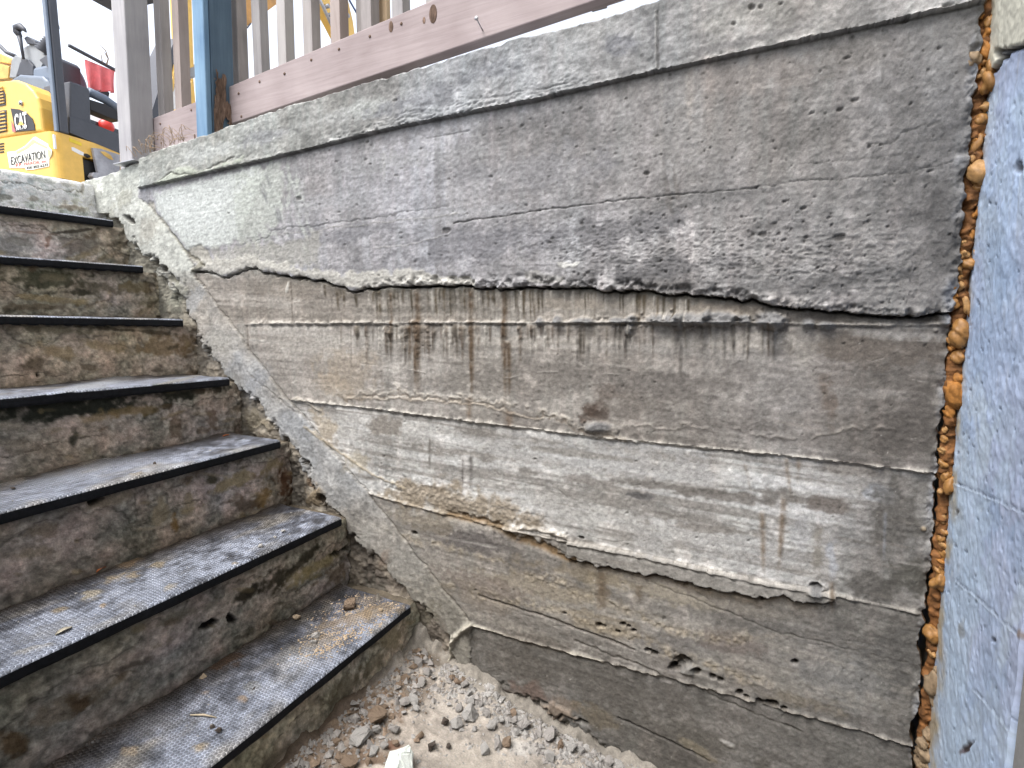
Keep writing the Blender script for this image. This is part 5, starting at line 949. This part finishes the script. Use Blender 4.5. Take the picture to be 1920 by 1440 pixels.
eprism_b('badge_corner', [(21, 226), (29, 247), (23, 247)], -.0125, -.0104, M['red'], 0, cs)
xl, xr = e_b(30, 240, -.011), e_b(51, 240, -.011); text('301.7D', 'lettering', M['white'], cs, xl.x, xr.x, e_b(40, 239.5, -.011).z, -.0115, .030, .004, .02)
# boom and stick rising behind the fence
YB = M['yel2']
eprism_a('boom_foot', [(341, -60), (358, -60), (361, 60), (364, 125), (352, 130), (347, 60)], -.60, -.42, M['yellow'], .006)
eprism_a('boom_foot', [(351, 168), (363, 146), (368, 205), (350, 205)], -.60, -.42, M['yellow'], .004)
eprism_a('boom_foot', [(350, 128), (366, 120), (366, 146), (351, 142)], -.60, -.48, M['lgrey'], .006)
eprism_a('cab_panel', [(300, 160), (318, 98), (330, 70), (333, 178), (318, 205), (282, 230), (286, 205)], -.60, -.35, M['dgrey'], .01)
eprism_a('cab_frame', [(329, 120), (333, 122), (322, 190), (315, 205), (312, 205)], -.349, -.32, M['yellow'], .003)
eprism_a('cab_frame', [(323, 178), (332, 150), (334, 205), (318, 205)], -.348, -.335, M['white'], .002)
eprism_a('boom', [(395, 110), (424, 22), (455, -2), (530, -60), (640, -100), (640, -62), (580, -36), (517, 9), (436, 68), (420, 120)], -.62, -.42, plain('boom_shaded_yellow', (.50, .25, .06), .45, 0, .15), .006)  # yellow boom with the shade of its underside put into the colour
eprism_a('stick', [(570, -70), (640, -70), (652, 0), (662, 40), (669, 90), (645, 90), (622, 44), (598, 0)], -.60, -.46, M['yellow'], .006)
cy = tube_obj('bucket_cylinder', [e_a(596, -8, -.40), e_a(626, 56, -.40)], .022, M['steel'], exc, 12)
for (u, v) in ((612, 12), (618, 28), (621, 40), (650, 30)):
    bm = bmesh.new(); p = e_a(u, v, -.41); tube(bm, [p + Vector((-.03, 0, 0)), p + Vector((.04, 0, 0))], .028, 12); bm_obj('pin', bm, M['steel'], exc, True)
tube_obj('hose', [e_a(648, -20, -.38), e_a(656, 2, -.38), e_a(672, 30, -.38), e_a(690, 66, -.38)], .014, M['hose'], exc); tube_obj('hose', [e_a(660, -20, -.36), e_a(668, 0, -.36), e_a(678, 24, -.36)], .012, M['hose'], exc)
tube_obj('hose', [e_a(448, 4, -.40), e_a(456, 40, -.40), e_a(464, 52, -.40), e_a(470, 44, -.40)], .008, M['dgrey'], exc)

# red cloth over the handrail
cl = [];
for j, t in enumerate(np.linspace(0, 1, 24)):
    row = []
    for i, s in enumerate(np.linspace(0, 1, 40)):
        top = e_a(158 + 55 * s, 112 + 22 * s, -.098); bot = e_a(161 + 54 * s, 168 + 6 * s, -.098); p = top.lerp(bot, t)
        p.x += .028 * math.sin(s * 17 + 1.2 * t) * (t ** .6) + .014; row.append(p[:])
    cl.append(row)
P_ = np.array(cl); P2_ = P_ + np.array((-.012, 0, 0)); eo = Matrix.Translation(exc.location) @ Matrix.Rotation(A9, 4, 'Z')
both = np.concatenate([P_.reshape(-1, 3), P2_.reshape(-1, 3)]); Qd = np.concatenate([quads(24, 40).reshape(-1, 4), quads(24, 40).reshape(-1, 4)[:, ::-1] + 960])
ed = [(i, i + 1) for i in range(39)] + [(920 + i, 921 + i) for i in range(39)] + [(i * 40, i * 40 + 40) for i in range(23)] + [(i * 40 + 39, i * 40 + 79) for i in range(23)]
Qd = np.concatenate([Qd, np.array([(a, b_, b_ + 960, a + 960) for a, b_ in ed])])
wc = np.array([(eo @ Vector(p))[:] for p in both]); c0 = wc.mean(0)
o = raw('red_cloth', wc - c0, Qd, M['red']); o.location = c0; tag(o, 'red cloth hanging in folds from the excavator handrail', 'cloth')  # fabric red is paled to put haze into its colour
bm = bmesh.new(); w0 = lambda u, v, a: Vector((eo @ e_a(u, v, a))[:])
tube(bm, [w0(200, 121, -.07), w0(203, 110, -.07), w0(198, 95, -.07), w0(187, 84, -.07)], [.006, .005, .004, .002], 6); tube(bm, [w0(192, 117, -.07), w0(190, 104, -.07), w0(187, 94, -.07)], [.004, .003, .001], 6); tube(bm, [w0(203, 110, -.07), w0(197, 100, -.07), w0(193, 96, -.07)], [.004, .003, .001], 6)
tag(bm_obj('twig', bm, M['grass'], None, True), 'thin dry branch sticking up over the red cloth', 'twig')

# white car far behind the platform
dcar = ray(206, 246); dcar = dcar / np.linalg.norm(dcar[:2]); cpos = CAM + dcar * 9.0
car = tag(empty('parked_car', (cpos[0] - .9, cpos[1], GZ), R(100)), 'white car with a round red light, just visible between excavator and grey post', 'car')
hc = cpos[2] - GZ
side = [(-1.9, .3), (1.9, .3), (2.0, .7), (1.95, .95), (1.0, 1.05), (.5, 1.5), (-1.0, 1.52), (-1.7, 1.1), (-2.0, 1.0), (-2.0, .5)]
bm = bmesh.new(); prism(bm, side, -.85, .85, lambda p, q, r: (p, r, q * (hc + .20) / 1.52)); bmesh.ops.bevel(bm, geom=list(bm.edges), offset=.06, segments=2, profile=.5, affect='EDGES', clamp_overlap=True); bmesh.ops.recalc_face_normals(bm, faces=bm.faces); bm_obj('body', bm, M['white'], car, True)
for y in (-.856, .856):
    bm = bmesh.new(); s_ = (hc + .20) / 1.52; prism(bm, [(.85, 1.08), (.42, 1.42), (-.95, 1.44), (-1.5, 1.1)], y - .004, y + .004, lambda p, q, r: (p, r, q * s_)); bm_obj('window', bm, M['glass'], car)
for x in (-1.25, 1.25):
    for y in (-.8, .8):
        bm = bmesh.new(); tube(bm, [Vector((x, y - .1, .32)), Vector((x, y + .1, .32))], .32, 20); bm_obj('wheel', bm, M['black'], car, True)
lp = Vector((hit(199, 237, cpos, ray(206, 246))).tolist())
inv = (Matrix.Translation(car.location) @ Matrix.Rotation(R(100), 4, 'Z')).inverted()
bm = bmesh.new(); p = inv @ lp; bmesh.ops.create_uvsphere(bm, u_segments=14, v_segments=10, radius=.09, matrix=Matrix.Translation(p)); bm_obj('tail_light', bm, M['redlamp'], car, True)

# ================================================================== RUBBLE ON THE FLOOR
def rock_mesh(s, n=16, flat=.75):
    rd = random.Random(s); bm = bmesh.new()
    for i in range(n):
        v = Vector((rd.gauss(0, 1), rd.gauss(0, 1), rd.gauss(0, 1))).normalized() * rd.uniform(.8, 1.1); bm.verts.new((v.x, v.y * rd.uniform(.75, 1), v.z * flat))
    h = bmesh.ops.convex_hull(bm, input=bm.verts); bmesh.ops.delete(bm, geom=[g for g in h['geom_interior'] if isinstance(g, bmesh.types.BMVert)], context='VERTS')
    bmesh.ops.bevel(bm, geom=list(bm.edges), offset=.06, segments=1, profile=.5, affect='EDGES', clamp_overlap=True)
    bmesh.ops.subdivide_edges(bm, edges=list(bm.edges), cuts=1, use_grid_fill=True)
    for v in bm.verts: v.co += v.co.normalized() * rd.gauss(0, .035)
    me = bpy.data.meshes.new('rock'); bm.normal_update(); bm.to_mesh(me); bm.free(); me.materials.append(M['stone']); return me
ROCK = [rock_mesh(s, 11 + s % 4 * 4, (.6, .8, 1.0)[s % 3]) for s in range(9)]
def rock(name, p, r, mat, i, label, cat, group, sink=.3):
    o = bpy.data.objects.new(name, ROCK[i % 9]); COL.objects.link(o); o.location = (p[0], p[1], p[2] + r * (.62 - sink)); o.scale = (r * random.uniform(.85, 1.15), r * random.uniform(.85, 1.1), r * random.uniform(.8, 1)); o.rotation_euler = (random.uniform(-.5, .5), random.uniform(-.5, .5), random.uniform(0, 6))
    o.material_slots[0].link = 'OBJECT'; o.material_slots[0].material = M[mat]; return tag(o, label, cat, group)
G1 = 'rubble on the pit floor'
SH = {'stone': 'grey concrete chip lying in the rubble on the pit floor', 'stonew': 'pale chip of concrete lying on the dusty pit floor', 'stoneb': 'brown dirty stone lying along the foot of the bottom step', 'stoned': 'small dark clod on the pit floor'}
STONES = [(882, 1343, 15, 'stonew', 'largest pale chunk with a dark grey underside in the middle of the dusty floor'), (950, 1396, 11, 'stoneb', 'orange brown lump beside a grey chip on the dust'), (933, 1398, 10, 'stone', 'grey chip leaning against the orange brown lump'), (812, 1403, 11, 'stoned', 'darkest brown cube-like clod on the pale dust'), (787, 1378, 10, 'stoneb', 'round brown clod on the pale dust beside the rubble line'), (678, 1387, 20, 'stonew', 'big rust-stained white stone by the bottom step'), (709, 1348, 17, 'stoneb', 'big brown pointed stone close to the bottom step'), (983, 1362, 13, 'stone', 'tall grey stone standing against the foot of the wall'), (1031, 1381, 13, 'stone', 'flat-topped grey block at the foot of the wall'), (1031, 1420, 9, 'stonew', 'single pale pointed stone lying apart on the dust below the grey block'), (1069, 1402, 11, 'stonew', 'pale rounded stone next to a brown one at the wall foot'), (1050, 1399, 8, 'stoneb', 'small brown stone next to the pale rounded one at the wall foot'), (656, 1434, 15, 'stoneb', 'orange brown stone at the bottom edge beside the step'), (798, 1226, 12, 'stone', 'uppermost grey stone in the corner of step and wall'), (962, 1338, 7, 'stoneb', 'small reddish stone touching the wall foot'),
          (912, 1338, 9, 'stone', 0), (856, 1359, 11, 'stonew', 0), (861, 1330, 8, 'stone', 0), (784, 1243, 10, 'stone', 0), (796, 1240, 8, 'stone', 0), (801, 1262, 9, 'stone', 0), (790, 1282, 9, 'stone', 0), (740, 1317, 11, 'stone', 0), (759, 1318, 11, 'stone', 0), (775, 1315, 10, 'stonew', 0), (747, 1288, 8, 'stoneb', 0), (730, 1309, 7, 'stone', 0), (760, 1276, 9, 'stoneb', 0), (706, 1370, 9, 'stonew', 0), (700, 1410, 9, 'stonew', 0), (740, 1370, 9, 'stone', 0), (656, 1370, 8, 'stoneb', 0), (757, 1338, 6, 'stonew', 0), (631, 1395, 8, 'stoneb', 0), (872, 1285, 8, 'stone', 0), (859, 1281, 8, 'stoneb', 0), (884, 1317, 8, 'stonew', 0), (922, 1362, 9, 'stonew', 0), (909, 1406, 10, 'stonew', 0), (776, 1300, 6, 'stone', 0), (765, 1296, 6, 'stone', 0), (812, 1272, 6, 'stone', 0), (880, 1300, 6, 'stonew', 0), (848, 1272, 6, 'stoneb', 0), (940, 1352, 7, 'stonew', 0), (965, 1352, 7, 'stone', 0), (968, 1374, 7, 'stonew', 0), (1010, 1378, 7, 'stone', 0), (1090, 1408, 8, 'stonew', 0), (1120, 1425, 8, 'stonew', 0), (1142, 1428, 9, 'stone', 0), (1160, 1436, 8, 'stonew', 0), (1105, 1436, 7, 'stonew', 0), (841, 1400, 5, 'stoned', 0), (834, 1355, 7, 'stoned', 0), (720, 1400, 8, 'stone', 0), (690, 1430, 8, 'stoneb', 0), (640, 1425, 10, 'stoneb', 0), (668, 1410, 7, 'stonew', 0), (735, 1345, 7, 'stoneb', 0), (780, 1330, 6, 'stonew', 0), (722, 1330, 7, 'stoneb', 0), (742, 1395, 6, 'stoneb', 0), (890, 1368, 5, 'stonew', 0), (902, 1322, 6, 'stone', 0)]
LAND = [(882, 1343, 'largest pale chunk'), (950, 1396, 'orange brown lump'), (812, 1403, 'dark cube-like clod'), (678, 1387, 'big rust-stained white stone'), (709, 1348, 'big brown pointed stone'), (983, 1362, 'tall grey stone'), (1031, 1381, 'flat-topped grey block'), (1069, 1402, 'pale rounded stone'), (798, 1226, 'uppermost corner stone'), (748, 1440, 'big white plaster lump')]
TONE = {'stone': 'grey stone chip', 'stonew': 'pale stone chip', 'stoneb': 'brown stone', 'stoned': 'small dark clod'}; ORDN = ['nearest', 'second nearest', 'third nearest', 'fourth nearest', 'fifth nearest', 'sixth nearest', 'seventh nearest', 'eighth nearest']
rel = {}
for i, (u, v, r_, m, lb) in enumerate(STONES):
    if lb: continue
    L_ = min(LAND, key=lambda q: (q[0] - u) ** 2 + (q[1] - v) ** 2); du, dv = u - L_[0], v - L_[1]
    dr = ('right of' if du > 0 else 'left of') if abs(du) > abs(dv) else ('below' if dv > 0 else 'above')
    rel.setdefault((L_[2], dr, m), []).append((du * du + dv * dv, i))
for (nm_, dr, m), it in rel.items():
    for j, (_, i) in enumerate(sorted(it)):
        u, v, r_, m_, _l = STONES[i]; STONES[i] = (u, v, r_, m_, TONE[m] + ' ' + dr + ' the ' + nm_ + (', ' + ORDN[j] + ' to it' if len(it) > 1 else ''))
for i, (u, v, r_, m, lb) in enumerate(STONES):
    p = floor_at(u, v); k = np.linalg.norm(p - CAM) / F
    rock('stone', p, r_ * k * 1.05, m, i * 5 + 2, lb, 'stone', G1)
p = floor_at(748, 1440); k = np.linalg.norm(p - CAM) / F
rock('plaster_chunk', p, 27 * k, 'plaster', 1, 'big bright white lump of plaster at the bottom edge of the picture', 'plaster lump', None, .35)
def debris(name, n, fn, mats):
    V_, Q_, base = [], [], 0; rd = np.random.RandomState(len(name) + n)
    for i in range(n):
        c, r_ = fn(rd)
        if c is None: continue
        d = rd.normal(size=(6, 3)) * .18
        oc = (np.array([(1, 0, 0), (-1, 0, 0), (0, 1, 0), (0, -1, 0), (0, 0, .8), (0, 0, -.8)]) + d) * r_ * rd.uniform(.7, 1.2, 3); an = rd.uniform(0, 6.28); ca, sa = math.cos(an), math.sin(an)
        oc = np.stack([oc[:, 0] * ca - oc[:, 1] * sa, oc[:, 0] * sa + oc[:, 1] * ca, oc[:, 2]], 1) + c
        V_.append(oc); Q_.append(np.array([(0, 2, 4), (2, 1, 4), (1, 3, 4), (3, 0, 4), (2, 0, 5), (1, 2, 5), (3, 1, 5), (0, 3, 5)]) + base); base += 6
    return tag(raw(name, np.concatenate(V_), np.concatenate(Q_), mats, smooth=False), kind='stuff')
def fl_h(x, y):
    i = np.clip(np.searchsorted(-yf, -y), 0, len(yf) - 1); j = np.clip(np.searchsorted(xf, x), 0, len(xf) - 1); return ZFL[i, j]
def g_wall(rd):
    x = rd.uniform(-.80, .05); y = -abs(rd.normal() * .055) - .005
    return np.array((x, y, fl_h(x, y) + .001)), abs(rd.normal()) * .004 + .0018
def g_step(rd):
    x = STEP[0][0] + .0 + abs(rd.normal() * .06); y = -rd.uniform(0.02, .75); return np.array((x, y, fl_h(x, y) + .001)), abs(rd.normal()) * .0045 + .002
def g_all(rd):
    x = rd.uniform(-.88, .1); y = -rd.uniform(0, .7); return np.array((x, y, fl_h(x, y))), abs(rd.normal()) * .0022 + .001
debris('gravel', 700, g_wall, M['stonew']); debris('gravel', 800, g_wall, M['stone']); debris('gravel', 350, g_step, M['stoneb']); debris('gravel', 900, g_step, M['stone']); debris('gravel', 2600, g_all, M['stonew'])

# ================================================================== THINGS LYING ON THE MATS
def mat_at(k, u, v):
    n = np.array((0, -STEP[k][2], 1.0)); return hit(u, v, (STEP[k][0], -.03, STEP[k][1]), n)
def sand_fn(rd):
    cx = [(655, 1150, 30, 12), (700, 1150, 34, 10), (610, 1196, 30, 10), (690, 1125, 34, 10), (665, 1185, 40, 9), (725, 1140, 24, 8), (600, 1215, 30, 10)][rd.randint(7)]
    u = cx[0] + rd.normal() * cx[2]; v = cx[1] + rd.normal() * cx[3] - (u - cx[0]) * .25; p = mat_at(0, u, v)
    if p[1] > -.04 or p[0] > STEP[0][0] - .008 or p[0] < MATXB[0] + .01: return None, 0
    return p + np.array((0, 0, .001)), abs(rd.normal()) * .0015 + .0007
debris('sand', 2000, sand_fn, M['sand'])
def grit_fn(rd):
    k = rd.randint(0, 3); x1 = STEP[k][0]; x = rd.uniform(MATXB[k], x1 - .01); y = -rd.uniform(.05, .75); return np.array((x, y, nose_z(k, y) + .001)), abs(rd.normal()) * .0009 + .0005
debris('grit', 420, grit_fn, M['stonew'])
for (k, u, v, r_, m, lb, c) in [(0, 655, 1141, 15, 'stoneb', 'crumbly brown dirt clod on the bottom mat', 'dirt clod'), (0, 592, 1195, 8, 'stonew', 'round white pebble on the bottom mat', 'pebble'), (0, 590, 1208, 6, 'stonew', 'flat cream pebble just below the round white pebble', 'pebble'), (0, 556, 1161, 7, 'sand', 'tan stone at the back edge of the bottom mat', 'pebble'), (1, 531, 998, 5, 'stonew', 'pale chip on the second mat, nearest the wall', 'stone chip'), (1, 516, 1009, 4, 'stonew', 'small pale chip on the second mat, between two larger ones', 'stone chip'), (1, 489, 1026, 6, 'stonew', 'flat pale chip on the second mat, farthest from the wall', 'stone chip'), (0, 400, 1362, 6, 'stoned', 'black crumb on the bottom mat below the twig', 'crumb'), (0, 410, 1372, 5, 'stoned', 'second black crumb on the bottom mat, lower right of the first', 'crumb'), (0, 381, 1272, 6, 'sand', 'tan crumb at the back of the bottom mat by the dark soil', 'crumb'), (0, 714, 1146, 6, 'sand', 'sandy lump on the bottom mat near its wall end', 'crumb'), (2, 24, 918, 4, 'stoned', 'dark crumb on the third mat at the left edge', 'crumb'), (2, 290, 870, 3, 'stoned', 'dark crumb in the middle of the third mat', 'crumb')]:
    p = mat_at(k, u, v); kk_ = np.linalg.norm(p - CAM) / F
    o = rock('dirt_clod' if c == 'dirt clod' else ('pebble' if c == 'pebble' else c.replace(' ', '_')), p, r_ * kk_, m, int(u) % 9, lb, c, None, .1)
def flat_leaf(name, k, pa, pb, wd, mat, label, cat, lift=.004):
    a = mat_at(k, *pa); b_ = mat_at(k, *pb); d = b_ - a; L_ = np.linalg.norm(d); d = d / L_; s = np.cross((0, 0, 1), d); n_ = 12; top, bot = [], []
    rows = []
    for t in np.linspace(0, 1, n_):
        w_ = wd * math.sin(math.pi * min(.999, max(.02, t))) ** .7
        for s_ in (-1, -.5, 0, .5, 1): rows.append(a + d * L_ * t + s * w_ * s_ + np.array((0, 0, .0015 + lift * math.sin(math.pi * t) + .0025 * abs(s_))))
    P_ = np.array(rows); n2_ = len(P_); q_ = quads(n_, 5).reshape(-1, 4); c = P_.mean(0)
    ed = [(i * 5, i * 5 + 5) for i in range(n_ - 1)] + [(i * 5 + 4, i * 5 + 9) for i in range(n_ - 1)]
    o = raw(name, np.concatenate([P_, P_ - np.array((0, 0, .0006))]) - c, np.concatenate([q_, q_[:, ::-1] + n2_, np.array([(x, y, y + n2_, x + n2_) for x, y in ed])]), mat); o.location = c; return tag(o, label, cat)
flat_leaf('leaf', 1, (181, 1075), (201, 1065), .004, M['leaf'], 'curled orange leaf at the back of the second mat', 'leaf')
flat_leaf('leaf', 1, (104, 1193), (136, 1178), .006, plain('pale_leaf', (.36, .33, .26), .8), 'pale dry leaf near the front of the second mat', 'leaf', .003)
flat_leaf('leaf', 2, (417, 820), (430, 817), .003, M['leaf'], 'tiny orange leaf at the back right of the third mat', 'leaf', .002)
a, b_ = mat_at(0, 357, 1343), mat_at(0, 406, 1347); c = (a + b_) / 2; bm = bmesh.new(); tube(bm, [Vector(a - c) + Vector((0, 0, .003)), Vector((0, .001, .005)), Vector(b_ - c) + Vector((0, 0, .002))], [.0012, .0022, .001], 6)
o = bm_obj('twig', bm, M['straw'], None, True); o.location = c; tag(o, 'short pale straw twig lying on the bottom mat', 'twig')
